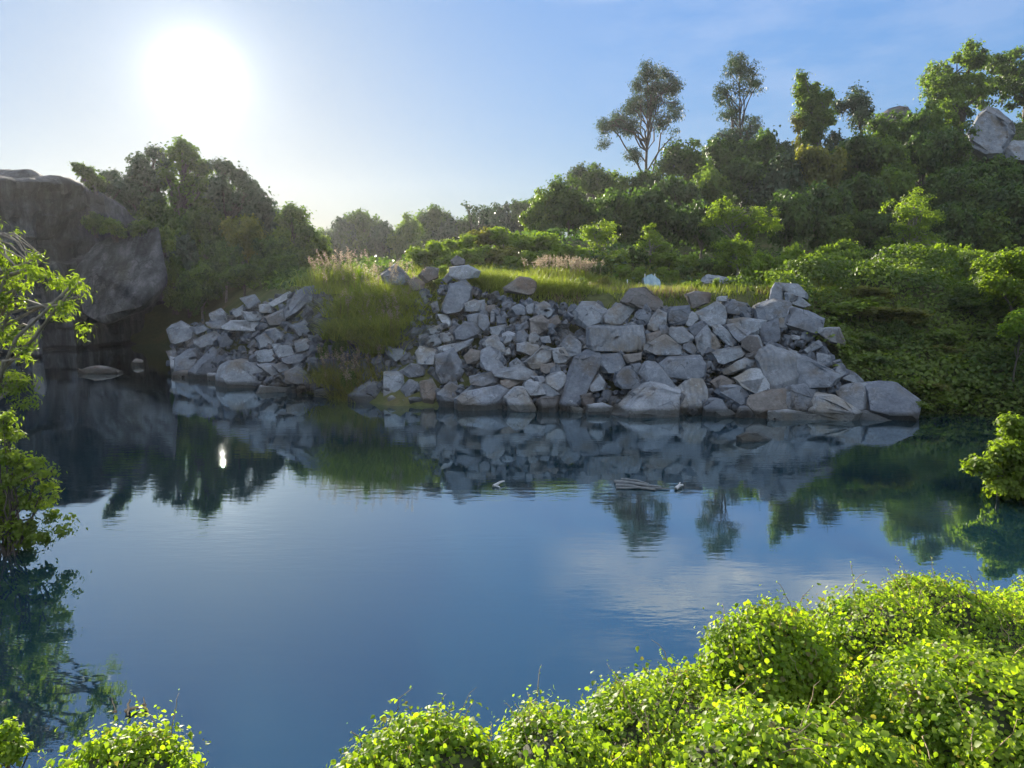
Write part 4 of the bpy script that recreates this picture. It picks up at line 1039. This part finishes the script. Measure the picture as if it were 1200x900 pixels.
tint = np.clip(.5 + .35 * np.sin(C[:, 0] * .9) * np.cos(C[:, 1] * 1.1) + r6.normal(0, .22, len(C)), 0, 1)
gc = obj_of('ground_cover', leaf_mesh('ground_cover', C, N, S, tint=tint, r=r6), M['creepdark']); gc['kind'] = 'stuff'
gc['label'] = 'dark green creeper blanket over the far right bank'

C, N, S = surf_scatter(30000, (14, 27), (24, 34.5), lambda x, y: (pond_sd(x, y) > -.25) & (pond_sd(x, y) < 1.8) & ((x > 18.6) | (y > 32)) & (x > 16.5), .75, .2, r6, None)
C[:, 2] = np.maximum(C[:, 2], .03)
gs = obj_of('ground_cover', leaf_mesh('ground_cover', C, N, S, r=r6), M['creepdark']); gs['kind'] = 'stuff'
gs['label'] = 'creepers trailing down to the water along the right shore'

# undergrowth on the hill and left bank
r7 = np.random.default_rng(17)
ub = bumps(4, 160, (-5, 120), (46, 120), (1.5, 3.5), (.2, .9))
C, N, S = surf_scatter(60000, (-12, 125), (46, 126), lambda x, y: (np.abs(x) < .85 * y) & (y > 47), .5, .42, r7, ub)
ug = obj_of('undergrowth', leaf_mesh('undergrowth', C, N, S, r=r7), M['dark']); ug['kind'] = 'stuff'
lb = bumps(5, 60, (-45, -10), (44, 90), (1.5, 3), (.5, 1.4))
C, N, S = surf_scatter(26000, (-50, -10), (42, 95), lambda x, y: (pond_sd(x, y) > 6.5), .5, .4, r7, lb)
ug = obj_of('undergrowth', leaf_mesh('undergrowth', C, N, S, r=r7), M['hill']); ug['kind'] = 'stuff'

# ------------------------------------------------------------------ grass
def blades(roots, length, r, lean=.5, width=.02, bend=.6, segs=3):
    n = len(roots)
    a = r.uniform(0, 2 * np.pi, n); L = length * r.uniform(.6, 1.25, n)
    d = np.stack([np.cos(a), np.sin(a), np.zeros(n)], 1); side = np.stack([-np.sin(a), np.cos(a), np.zeros(n)], 1)
    ln = lean * r.uniform(.2, 1.2, n)
    P = []
    for k in range(segs + 1):
        t = k / segs
        c = roots + d * (L * (ln * t + bend * ln * t * t))[:, None] + np.array([0, 0, 1]) * (L * (t - .45 * ln * bend * t * t * 1.6))[:, None]
        w = width * (1 - t) + .002
        P += [c - side * w, c + side * w]
    P = np.stack(P, 1); k = P.shape[1]
    base = (np.arange(n) * k)[:, None]
    fl = np.concatenate([np.array([2 * i, 2 * i + 1, 2 * i + 3, 2 * i + 2]) for i in range(segs)])
    return P.reshape(-1, 3), (base + fl).ravel(), np.full(n * segs, 4), np.repeat(r.uniform(0, 1, n), segs)

r8 = np.random.default_rng(18)
def grass_patch(name, n, xr, yr, cond, length, mat, width=.02, lean=.5, label=None):
    x = r8.uniform(*xr, n); y = r8.uniform(*yr, n); k = cond(x, y); x, y = x[k], y[k]
    v, l, s, t = blades(np.stack([x, y, terrain(x, y) - .03], 1), length, r8, lean, width)
    o = obj_of(name, fast_mesh(name, v, l, s, t), mat); o['kind'] = 'stuff'
    if label: o['label'] = label
    return o
rim = lambda x, y: (pond_sd(x, y) > 5.0 + .8 * np.sin(x * 1.3) + .5 * np.sin(x * 3.1)) & (np.sin(x * 1.7 + .4 * y) * np.sin(y * 1.9 - .6 * x) + .5 * np.sin(x * .7 + y) > -.45)
grass_patch('grass', 42000, (-14, 20), (36, 58), rim, .55, M['grassb'], .022, .5, 'green grass covering the terrace above the boulders')
grass_patch('grass', 9000, (2, 17), (38.5, 47), lambda x, y: rim(x, y) & (np.sin(x * .9) + np.sin(y * 1.1 + x) > -.4), .45, M['drygrass'], .018, .5, 'dry brownish grass along the terrace edge')

def grass_clump(label, spots, n, length, width, lean, mat, seed, plumes=0, plume_len=.45, name='grass_clump', group=None):
    r = np.random.default_rng(seed)
    roots, big = [], []
    for (px, py, Y, sp) in spots:
        c = at(px, py, Y); x = r.normal(c.x, sp, n); y = r.normal(Y, sp, n)
        roots.append(np.stack([x, y, np.maximum(terrain(x, y), c.z - 1.2) - .05], 1))
    roots = np.concatenate(roots)
    o = roots.mean(0)
    e = empty(name, o); tag(e, label, 'grass', group)
    v, l, s, t = blades(roots - o, length, r, lean, width, .8, 4)
    obj_of('blades', fast_mesh('blades', v, l, s, t), mat, e)
    if plumes:
        k = r.choice(len(roots), plumes)
        C, N, S, T = [], [], [], []
        stems = []
        for i in k:
            b = roots[i] - o; a = r.uniform(0, 6.28); q = r.uniform(.1, .5)
            tip = b + np.array([math.cos(a) * q, math.sin(a) * q, length * r.uniform(.95, 1.4)])
            stems.append((bez(b, tip, 0, 5, .01), np.full(5, .008)))
            m_ = 26
            tt = r.uniform(0, 1, m_)
            dirn = np.array([math.cos(a) * .35, math.sin(a) * .35, 1.0])
            C.append(tip + dirn * (tt * plume_len)[:, None] + r.normal(0, .035, (m_, 3)))
            N.append(r.normal(size=(m_, 3))); S.append(.12 * r.uniform(.6, 1.2, m_))
        obj_of('seed_plumes', leaf_mesh('seed_plumes', np.concatenate(C), np.concatenate(N), np.concatenate(S), shape=LEAF_LONG, r=r), M['plume'], e)
        obj_of('stalks', tubes('stalks', stems, 4), M['drygrass'], e)
    return e
grass_clump('tall grass clump with pale plumes spilling over the boulders, left of the crest', [(425, 345, 39.5, .8), (445, 330, 40, .8), (465, 340, 39.6, .7), (440, 365, 38, .8), (412, 370, 38.5, .6), (470, 365, 38.4, .5), (450, 385, 37.2, .5)],
            1600, 1.5, .032, .85, M['grassb'], 71, 110)
grass_clump('lower dull grass clump with plumes at the water edge', [(405, 425, 36.3, .5), (390, 420, 36.8, .5), (425, 430, 36, .5), (410, 445, 35.2, .4)], 800, 1.1, .02, .8, M['grass'], 72, 45, .3)
grass_clump('pinkish plume grass clump standing on the middle of the terrace', [(640, 318, 46, .6), (655, 316, 46.5, .7), (672, 318, 46, .5), (685, 320, 46, .4)], 450, .9, .018, .4, M['grassb'], 73, 110, .4)
grass_clump('grass tuft hanging over the rim left of the grass-hung boulder', [(650, 352, 40.3, .5), (635, 350, 40.6, .5), (665, 358, 39.8, .4)], 700, 1.1, .02, .9, M['grassb'], 74)
grass_clump('grass tuft hanging over the rim right of the pale cap slab', [(572, 330, 41, .5), (560, 335, 40.6, .4), (585, 340, 40.3, .5)], 700, 1.1, .02, .9, M['grassb'], 75)
grass_clump('straw-tipped grass tuft on the bank above the hazy pile', [(395, 320, 43, .8), (380, 312, 44, .8), (405, 305, 43.5, .8)], 700, 1.1, .02, .7, M['grassb'], 76, 70, .4)

# ------------------------------------------------------------------ foreground creeper mounds
def mound(label, px, py, Y, wpx, hgt, dep, n, seed, size=.047, mat=None, sprigs=0, tilt=0.0, shape=LEAF_NEAR, name='creeper_mound', lobes=9):
    """top of the mound shows at (px,py) at depth Y; wpx half width in photo pixels"""
    r = np.random.default_rng(seed)
    top = at(px, py, Y); w = wpx / ppm(Y)
    o = np.array([top.x, Y, top.z - hgt])
    e = empty(name, Vector(o)); tag(e, label, 'creeper', 'leafy creeper mounds on the near bank')
    lob = [(0, 0, 0, w, dep, hgt)]
    for k in range(lobes):
        a = r.uniform(0, 6.28); q = r.uniform(.3, .7); s = r.uniform(.22, .38)
        lob.append((math.cos(a) * w * q, math.sin(a) * dep * q, hgt * r.uniform(.1, .5) * (1.3 - q), w * s, dep * s, hgt * r.uniform(.25, .5)))
    L_ = np.array(lob)
    d = norm(r.normal(size=(n, 3))); d[:, 2] = np.abs(d[:, 2]) * 1.0 - .12
    d = norm(d)
    k = r.choice(len(L_), n, p=(lambda q: q / q.sum())(L_[:, 3] * L_[:, 4] + .02))
    C = L_[k, :3] + d * L_[k, 3:6]
    # small bunches: leaves gather on trailing shoots
    nb = n // 18
    bc = C[r.choice(n, nb)]
    j = r.integers(0, nb, n // 2)
    C[:n // 2] = bc[j] + r.normal(0, .075, (n // 2, 3))
    Nn = norm(C / np.array([w, dep, hgt]) ** 2)
    wob = np.array([noise.fractal(Vector((q[0] * 2.2 + seed, q[1] * 2.2, q[2] * 2.2)), 1, 2, 3) for q in C])
    C = C + Nn * (wob * .13 + r.exponential(.03, n) - r.exponential(.07, n))[:, None]
    keep = (C[:, 2] > -.25) & ~((wob < -.34) & (r.uniform(size=n) < .6))
    C, Nn, wob = C[keep], Nn[keep], wob[keep]
    N = Nn * .75 + np.array([0, -.2, .2]) + r.normal(size=C.shape) * .45
    S = size * np.clip(np.exp(r.normal(0, .38, len(C))), .4, 1.6)
    t = np.clip(.55 + .25 * wob + r.normal(0, .24, len(C)), 0, 1)
    obj_of('foliage', leaf_mesh('foliage', C, N, S, shape=shape, droop=.7, tint=t, r=r), mat or M['creeper'], e)
    # dark tangle of stems inside
    paths = []
    for q in range(90):
        i, j2 = r.integers(0, len(C), 2)
        p0 = C[i] * .97; p1 = p0 + (C[j2] - p0) * min(1, .5 / max(np.linalg.norm(C[j2] - p0), .1))
        paths.append((bez(p0, p1, .05, 5, .03), np.full(5, .0045)))
    if sprigs:
        C2, N2, S2 = [], [], []
        for q in range(sprigs):
            i = r.choice(np.nonzero(C[:, 2] > hgt * .55)[0])
            b = C[i]; a = r.uniform(0, 6.28); ln = r.uniform(.18, .48)
            tip = b + np.array([math.cos(a) * ln * .6, math.sin(a) * ln * .6, ln])
            p = bez(b, tip, .03, 6, .012)
            p[-1, 2] -= .03
            paths.append((p, np.linspace(.006, .002, 6)))
            m_ = 10
            u = r.uniform(.25, 1, m_)
            C2.append(b + (tip - b) * u[:, None]); N2.append(r.normal(size=(m_, 3)) + np.array([0, 0, .6])); S2.append(size * .55 * r.uniform(.6, 1.1, m_))
        obj_of('shoot_leaves', leaf_mesh('shoot_leaves', np.concatenate(C2), np.concatenate(N2), np.concatenate(S2), shape=shape, r=r), mat or M['creeper'], e)
    obj_of('stems', tubes('stems', paths, 4), M['twig'], e)
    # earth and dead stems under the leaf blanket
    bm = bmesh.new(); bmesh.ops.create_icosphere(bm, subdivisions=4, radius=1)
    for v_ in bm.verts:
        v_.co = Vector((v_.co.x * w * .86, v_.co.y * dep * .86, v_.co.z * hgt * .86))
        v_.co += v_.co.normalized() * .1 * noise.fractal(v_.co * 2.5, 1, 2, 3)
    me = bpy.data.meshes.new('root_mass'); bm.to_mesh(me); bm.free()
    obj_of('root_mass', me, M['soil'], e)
    return e

mound('round creeper dome with a dark hollow on its right', 905, 722, 7.0, 86, 1.1, .7, 42412, 81, sprigs=26)
mound('long high creeper mound filling the right edge of the bank', 1150, 722, 8.9, 170, .7, 1.5, 46800, 82, sprigs=30)
mound('bright creeper swell left of the long high mound', 1035, 706, 8.3, 74, .75, .9, 19500, 89, sprigs=18)
mound('rounded creeper hump behind the long mound, tallest against the water', 1105, 690, 9.2, 70, .7, .9, 18200, 90, sprigs=16)
mound('nearest creeper mound at the bottom right corner', 1180, 800, 5.6, 140, .6, 1.1, 50895, 83, sprigs=8)
mound('broad low creeper mound spreading below the round dome', 790, 818, 6.2, 120, .6, .9, 39585, 84, sprigs=22)
mound('front creeper strip along the bottom below the dark hollow', 930, 868, 4.6, 150, .3, .5, 25447, 85, sprigs=4)
mound('pointed creeper mound at the bottom middle', 495, 864, 5.4, 118, .8, .7, 36757, 86, sprigs=14)
mound('small rounded creeper mound at the bottom left', 130, 876, 5.4, 104, .8, .6, 31102, 87, sprigs=8)
mound('low creeper hump joining the bottom middle mound to the right bank', 650, 862, 5.6, 90, .6, .7, 25447, 88, sprigs=8)

# near bank ground cover around and behind the camera
r9 = np.random.default_rng(19)
nb_ = bumps(6, 40, (-14, 16), (-4, 12), (.8, 1.8), (.2, .6))
nb2 = bumps(8, 80, (-1, 13), (3, 12.5), (.3, .9), (.05, .38))
C, N, S = surf_scatter(230000, (-2.2, 13), (2.2, 13), lambda x, y: (pond_sd(x, y) > .0) & (np.abs(x) < .85 * y + .6) & ~(((x - 2.95) / .55) ** 2 + ((y - 6.0) / .42) ** 2 < 1), .12, .047, r9, nb2)
wv = np.array([noise.fractal(Vector((q[0] * 2.0, q[1] * 2.0, 4)), 1, 2, 3) for q in C])
kp = ~((wv < -.38) & (r9.uniform(size=len(C)) < .6)); C, N, S, wv = C[kp], N[kp], S[kp], wv[kp]
N = norm(N) * .7 + np.array([0, -.2, .1]) + r9.normal(size=C.shape) * .45
o = obj_of('ground_cover', leaf_mesh('ground_cover', C, N, S, shape=LEAF_NEAR, droop=.6, tint=np.clip(.55 + .3 * wv + r9.normal(0, .24, len(C)), 0, 1), r=r9), M['creeper']); o['kind'] = 'stuff'
o['label'] = 'bright creeper leaves blanketing the near bank between the mounds'
C, N, S = surf_scatter(26000, (-14, 16), (-3, 13), lambda x, y: (pond_sd(x, y) > .4) & ((np.abs(x) > 8) | (y < -.5)) , .12, .11, r9, nb_)
o = obj_of('ground_cover', leaf_mesh('ground_cover', C, N, S, r=r9), M['creeper']); o['kind'] = 'stuff'
C, N, S = surf_scatter(9000, (-30, -11), (8, 42), lambda x, y: (pond_sd(x, y) > .1), .5, .25, r9, None)
o = obj_of('ground_cover', leaf_mesh('ground_cover', C, N, S, r=r9), M['creepdark']); o['kind'] = 'stuff'
C, N, S = surf_scatter(9000, (12, 34), (10, 31), lambda x, y: (pond_sd(x, y) > .1), .5, .25, r9, None)
o = obj_of('ground_cover', leaf_mesh('ground_cover', C, N, S, r=r9), M['creepdark']); o['kind'] = 'stuff'

# ------------------------------------------------------------------ plants at the left and right frame edges
tree_px('tree', 'left bank tree with drooping sunlit branches over the water', -70, 18,
        [(55, 296, 14, 10), (42, 318, 22, 14), (70, 335, 26, 16), (84, 362, 18, 16), (60, 368, 22, 12), (96, 386, 10, 12), (22, 330, 14, 10), (12, 352, 18, 22), (10, 392, 22, 22), (24, 410, 16, 16), (14, 455, 24, 22), (30, 470, 14, 10), (-40, 380, 50, 70), (-70, 300, 60, 50)],
        91, M['bright'], M['bark'], 330, .17, 22, .15, .09, [(-66, 430), (-40, 350), (0, 320), (50, 300)], None, limbs=70, shape=LEAF_LONG, droop=1.0, dspread=.8)
tree_px('bush', 'leafy waterside bush hanging over the left edge of the pond', -25, 14.6,
        [(10, 532, 20, 9), (32, 545, 18, 8), (55, 552, 12, 8), (18, 562, 22, 10), (48, 570, 12, 9), (8, 592, 22, 12), (38, 592, 16, 8), (60, 608, 12, 7), (20, 618, 24, 10), (50, 630, 16, 7), (72, 622, 9, 5), (10, 640, 24, 9), (-30, 590, 40, 60), (4, 512, 14, 10), (64, 585, 12, 8), (80, 606, 7, 5), (2, 492, 10, 9)],
        92, M['bright'], M['barkd'], 380, .13, 26, .09, .05, None, None, limbs=30, cat='bush', droop=.8)
tree_px('bush', 'small leafy tuft at the bottom left corner of the bank', -10, 5.9,
        [(4, 862, 12, 10), (14, 880, 14, 10), (-20, 880, 26, 20)], 93, M['creeper'], M['barkd'], 60, .06, 24, .06, .012, None, None, limbs=10, cat='bush')
tree_px('shrub', 'lone sunlit shrub overhanging the water at the right frame edge', 1200, 18.6,
        [(1188, 500, 14, 14), (1172, 525, 20, 14), (1150, 545, 18, 10), (1180, 548, 28, 16), (1165, 565, 22, 10), (1200, 520, 24, 30), (1205, 570, 26, 14), (1135, 548, 7, 4)],
        94, M['bright'], M['bark'], 330, .15, 32, .13, .05, None, None, limbs=28, cat='shrub', droop=.6)

# ------------------------------------------------------------------ small things
def water_pt(px, py):
    Y = -CAM_H / ray(px, py)[1]
    return at(px, py, Y)
def twig_thing(name, label, cat, segs, mat, z=.03):
    c = water_pt(*segs[0][0]); o = Vector((c.x, c.y, 0))
    paths = []
    for a, b_, ra, lift in segs:
        p0 = water_pt(*a) - o; p1 = water_pt(*b_) - o
        p0.z = z; p1.z = z + lift
        paths.append((bez(p0, p1, .02, 6, .01), np.linspace(ra, ra * .5, 6)))
    ob = obj_of(name, tubes(name, paths, 7), mat); ob.location = o
    return tag(ob, label, cat)
twig_thing('driftwood', 'forked driftwood twig floating near the bottom left bank', 'driftwood',
           [((147, 836), (172, 830), .028, .02), ((150, 834), (151, 843), .022, .03), ((150, 834), (153, 828), .018, .08), ((168, 831), (172, 836), .018, .02), ((170, 831), (169, 825), .012, .08)], M['twig'])
twig_thing('driftwood', 'tiny dark stick poking from the water left of the forked twig', 'driftwood', [((134, 838), (137, 839), .02, .02), ((136, 838), (132, 829), .008, .12)], M['twig'])
twig_thing('driftwood', 'bundle of pale flat sticks floating in the middle of the pond', 'driftwood',
           [((720, 566), (775, 572), .07, .0), ((722, 570), (768, 575), .06, .0), ((728, 563), (760, 569), .05, .02), ((722, 573), (785, 574), .04, .0)], M['driftwood'])
twig_thing('driftwood', 'small white stick floating left of the pale stick bundle', 'driftwood', [((578, 571), (591, 567), .05, .05), ((582, 571), (586, 573), .03, .0)], M['white'])
twig_thing('driftwood', 'white scrap of wood floating right of the pale stick bundle', 'driftwood', [((792, 574), (800, 571), .06, .04), ((795, 573), (797, 569), .03, .06)], M['white'])

# blue-grey sheet draped over stakes on the terrace
Ys = 46.0
c = at(763, 329, Ys); z0 = tz(c.x, Ys)
e = empty('draped_sheet', (c.x, Ys, z0)); tag(e, 'pale blue sheet draped over two stakes on the terrace', 'sheet')
u = 1 / ppm(Ys)
n = 15
vs = []
for j in range(n):
    for i in range(n):
        s, t = i / (n - 1) * 2 - 1, j / (n - 1)
        ridge = 19 * u * (1 - .35 * abs(s + .1) ** 1.5)
        w = (3 + 9 * t) * u
        x = s * 10 * u * (1 - .15 * t) ; y = -w if True else 0
        zz = ridge * (1 - t * .8) + .03 * math.sin(i * 2.1 + j)
        vs.append((x, y * 1.2 + .05 * math.sin(i * 1.7), zz))
for j in range(n):
    for i in range(n):
        x, y, zz = vs[j * n + i]; vs.append((x, -y + .02, zz))
L = []
for k in (0, n * n):
    for j in range(n - 1):
        for i in range(n - 1):
            a = k + j * n + i; L += [a, a + 1, a + n + 1, a + n]
obj_of('sheet', fast_mesh('sheet', vs, L, np.full(len(L) // 4, 4), smooth=True), M['sheet'], e)
for sx in (-7.5, 4):
    obj_of('stake', tubes('stake', [(np.array([(sx * u, 0, -.2), (sx * u, -.02, 1.1)]), [.035, .03])], 7), M['white'], e)
for px in (735,):
    c2 = at(px, 329, Ys); ob = obj_of('stake', tubes('stake', [(np.array([(0, 0, -.2), (.01, 0, .55)]), [.045, .04])], 7), M['white'])
    ob.location = (c2.x, Ys, tz(c2.x, Ys)); tag(ob, 'short white stake standing left of the blue sheet', 'stake')

# ------------------------------------------------------------------ world, sun, camera
w = bpy.data.worlds.new('World'); SC.world = w; w.use_nodes = True
nt = w.node_tree; nt.nodes.clear()
out = nt.nodes.new('ShaderNodeOutputWorld'); bg = nt.nodes.new('ShaderNodeBackground')
sky = nt.nodes.new('ShaderNodeTexSky'); sky.sky_type = 'NISHITA'; sky.sun_disc = False
sky.sun_elevation = SUN_EL; sky.sun_rotation = SUN_AZ
sky.dust_density = .35; sky.air_density = 1.0; sky.ozone_density = 3.0; sky.altitude = 50
tc = nt.nodes.new('ShaderNodeTexCoord'); dirv = tc.outputs['Generated']
def vmath(op, a, b=None):
    n = nt.nodes.new('ShaderNodeVectorMath'); n.operation = op
    for s, v in zip(n.inputs, (a, b)):
        if v is None: continue
        if hasattr(v, 'links'): nt.links.new(v, s)
        else: s.default_value = v
    return n
def fmath(op, a, b=None, clamp=False):
    n = nt.nodes.new('ShaderNodeMath'); n.operation = op; n.use_clamp = clamp
    for s, v in zip(n.inputs, (a, b)):
        if v is None: continue
        if hasattr(v, 'links'): nt.links.new(v, s)
        else: s.default_value = v
    return n.outputs[0]
sun_dir = sd_.normalized()
dot = vmath('DOT_PRODUCT', vmath('NORMALIZE', dirv).outputs[0], tuple(sun_dir)).outputs['Value']
dot = fmath('MAXIMUM', dot, 0.0)
glow = fmath('ADD', fmath('ADD', fmath('MULTIPLY', fmath('POWER', dot, 1300.0), 4.5), fmath('MULTIPLY', fmath('POWER', dot, 300.0), 2.0)), fmath('MULTIPLY', fmath('POWER', dot, 45.0), .55))
lum = nt.nodes.new('ShaderNodeRGBToBW'); nt.links.new(sky.outputs[0], lum.inputs[0])
comp = fmath('DIVIDE', 3.3, fmath('ADD', 1.0, fmath('DIVIDE', lum.outputs[0], 1.15)))
se_ = nt.nodes.new('ShaderNodeSeparateXYZ'); nt.links.new(vmath('NORMALIZE', dirv).outputs[0], se_.inputs[0])
tin = ramp(nt, se_.outputs['Z'], [(.03, (.92, .97, 1.0)), (.20, (.76, .90, 1.0)), (.45, (.60, .84, 1.0))])
skyc = vmath('SCALE', vmath('MULTIPLY', vmath('MULTIPLY', sky.outputs[0], tin).outputs[0], (1.04, 1.04, 1.12)).outputs[0]); nt.links.new(comp, skyc.inputs['Scale'])
col = vmath('SCALE', (1.0, .97, .92)); nt.links.new(glow, col.inputs['Scale'])
add = vmath('ADD', skyc.outputs[0], col.outputs[0])
# thin clouds high over the right bank
mp = nt.nodes.new('ShaderNodeMapping'); nt.links.new(dirv, mp.inputs[0]); mp.inputs['Scale'].default_value = (3.2, 3.2, 11)
cn = tex_noise(nt, 1.7, 7, .6, mp.outputs[0])
cn2 = ramp(nt, cn, [(.40, (0, 0, 0)), (.62, (1, 1, 1))])
cdir = Vector((math.sin(R(25)) * math.cos(R(25)), math.cos(R(25)) * math.cos(R(25)), math.sin(R(25))))
cd = vmath('DOT_PRODUCT', vmath('NORMALIZE', dirv).outputs[0], tuple(cdir)).outputs['Value']
cm_ = fmath('MULTIPLY', fmath('SUBTRACT', cd, .93), 1 / .055, True)
sx_ = nt.nodes.new('ShaderNodeSeparateXYZ'); nt.links.new(vmath('NORMALIZE', dirv).outputs[0], sx_.inputs[0])
zel = sx_.outputs['Z']
zm = fmath('ADD', .12, fmath('MULTIPLY', fmath('SUBTRACT', zel, .345), 1 / .04, True))
cf = fmath('MULTIPLY', fmath('MULTIPLY', fmath('MULTIPLY', cn2, cm_), zm), .9, True)
sky_cloud_fill = mixc(nt, cf, add.outputs[0], (7.5, 7.3, 7.4))
# unseen bright cloud field overhead and behind the viewer, added as fill light
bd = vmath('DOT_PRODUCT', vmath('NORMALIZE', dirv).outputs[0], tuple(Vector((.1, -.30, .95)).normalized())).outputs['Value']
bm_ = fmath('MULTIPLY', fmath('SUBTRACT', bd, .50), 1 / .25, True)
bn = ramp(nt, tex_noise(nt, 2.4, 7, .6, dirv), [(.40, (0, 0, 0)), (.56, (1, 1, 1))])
sky_cloud_fill = mixc(nt, fmath('MULTIPLY', bm_, bn), sky_cloud_fill, (11.5, 12.3, 13.6))
nt.links.new(sky_cloud_fill, bg.inputs[0]); bg.inputs[1].default_value = .05
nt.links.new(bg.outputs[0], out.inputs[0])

sl = bpy.data.lights.new('sun', 'SUN'); sl.energy = 5.0; sl.angle = R(.5); sl.color = (1, .90, .74)
so = bpy.data.objects.new('sun', sl); COL.objects.link(so)
so.rotation_euler = sun_dir.to_track_quat('Z', 'Y').to_euler(); so.location = (0, 0, 80)

cam = bpy.data.cameras.new('camera'); cam.sensor_width = 36; cam.lens = 36 * F / 1200; cam.clip_start = .1; cam.clip_end = 3000
co = bpy.data.objects.new('camera', cam); COL.objects.link(co); co.location = CAM; co.rotation_euler = (R(90) - PITCH, 0, 0)
SC.camera = co

SC.view_settings.view_transform = 'Standard'; SC.view_settings.look = 'None'; SC.view_settings.exposure = 1.62; SC.view_settings.gamma = 1
cy = SC.cycles
cy.use_denoising = True; cy.max_bounces = 6; cy.diffuse_bounces = 3; cy.glossy_bounces = 3; cy.transmission_bounces = 4
cy.transparent_max_bounces = 4; cy.volume_bounces = 0; cy.caustics_reflective = False; cy.caustics_refractive = False
cy.use_adaptive_sampling = True; cy.adaptive_threshold = .02; cy.sample_clamp_indirect = 6
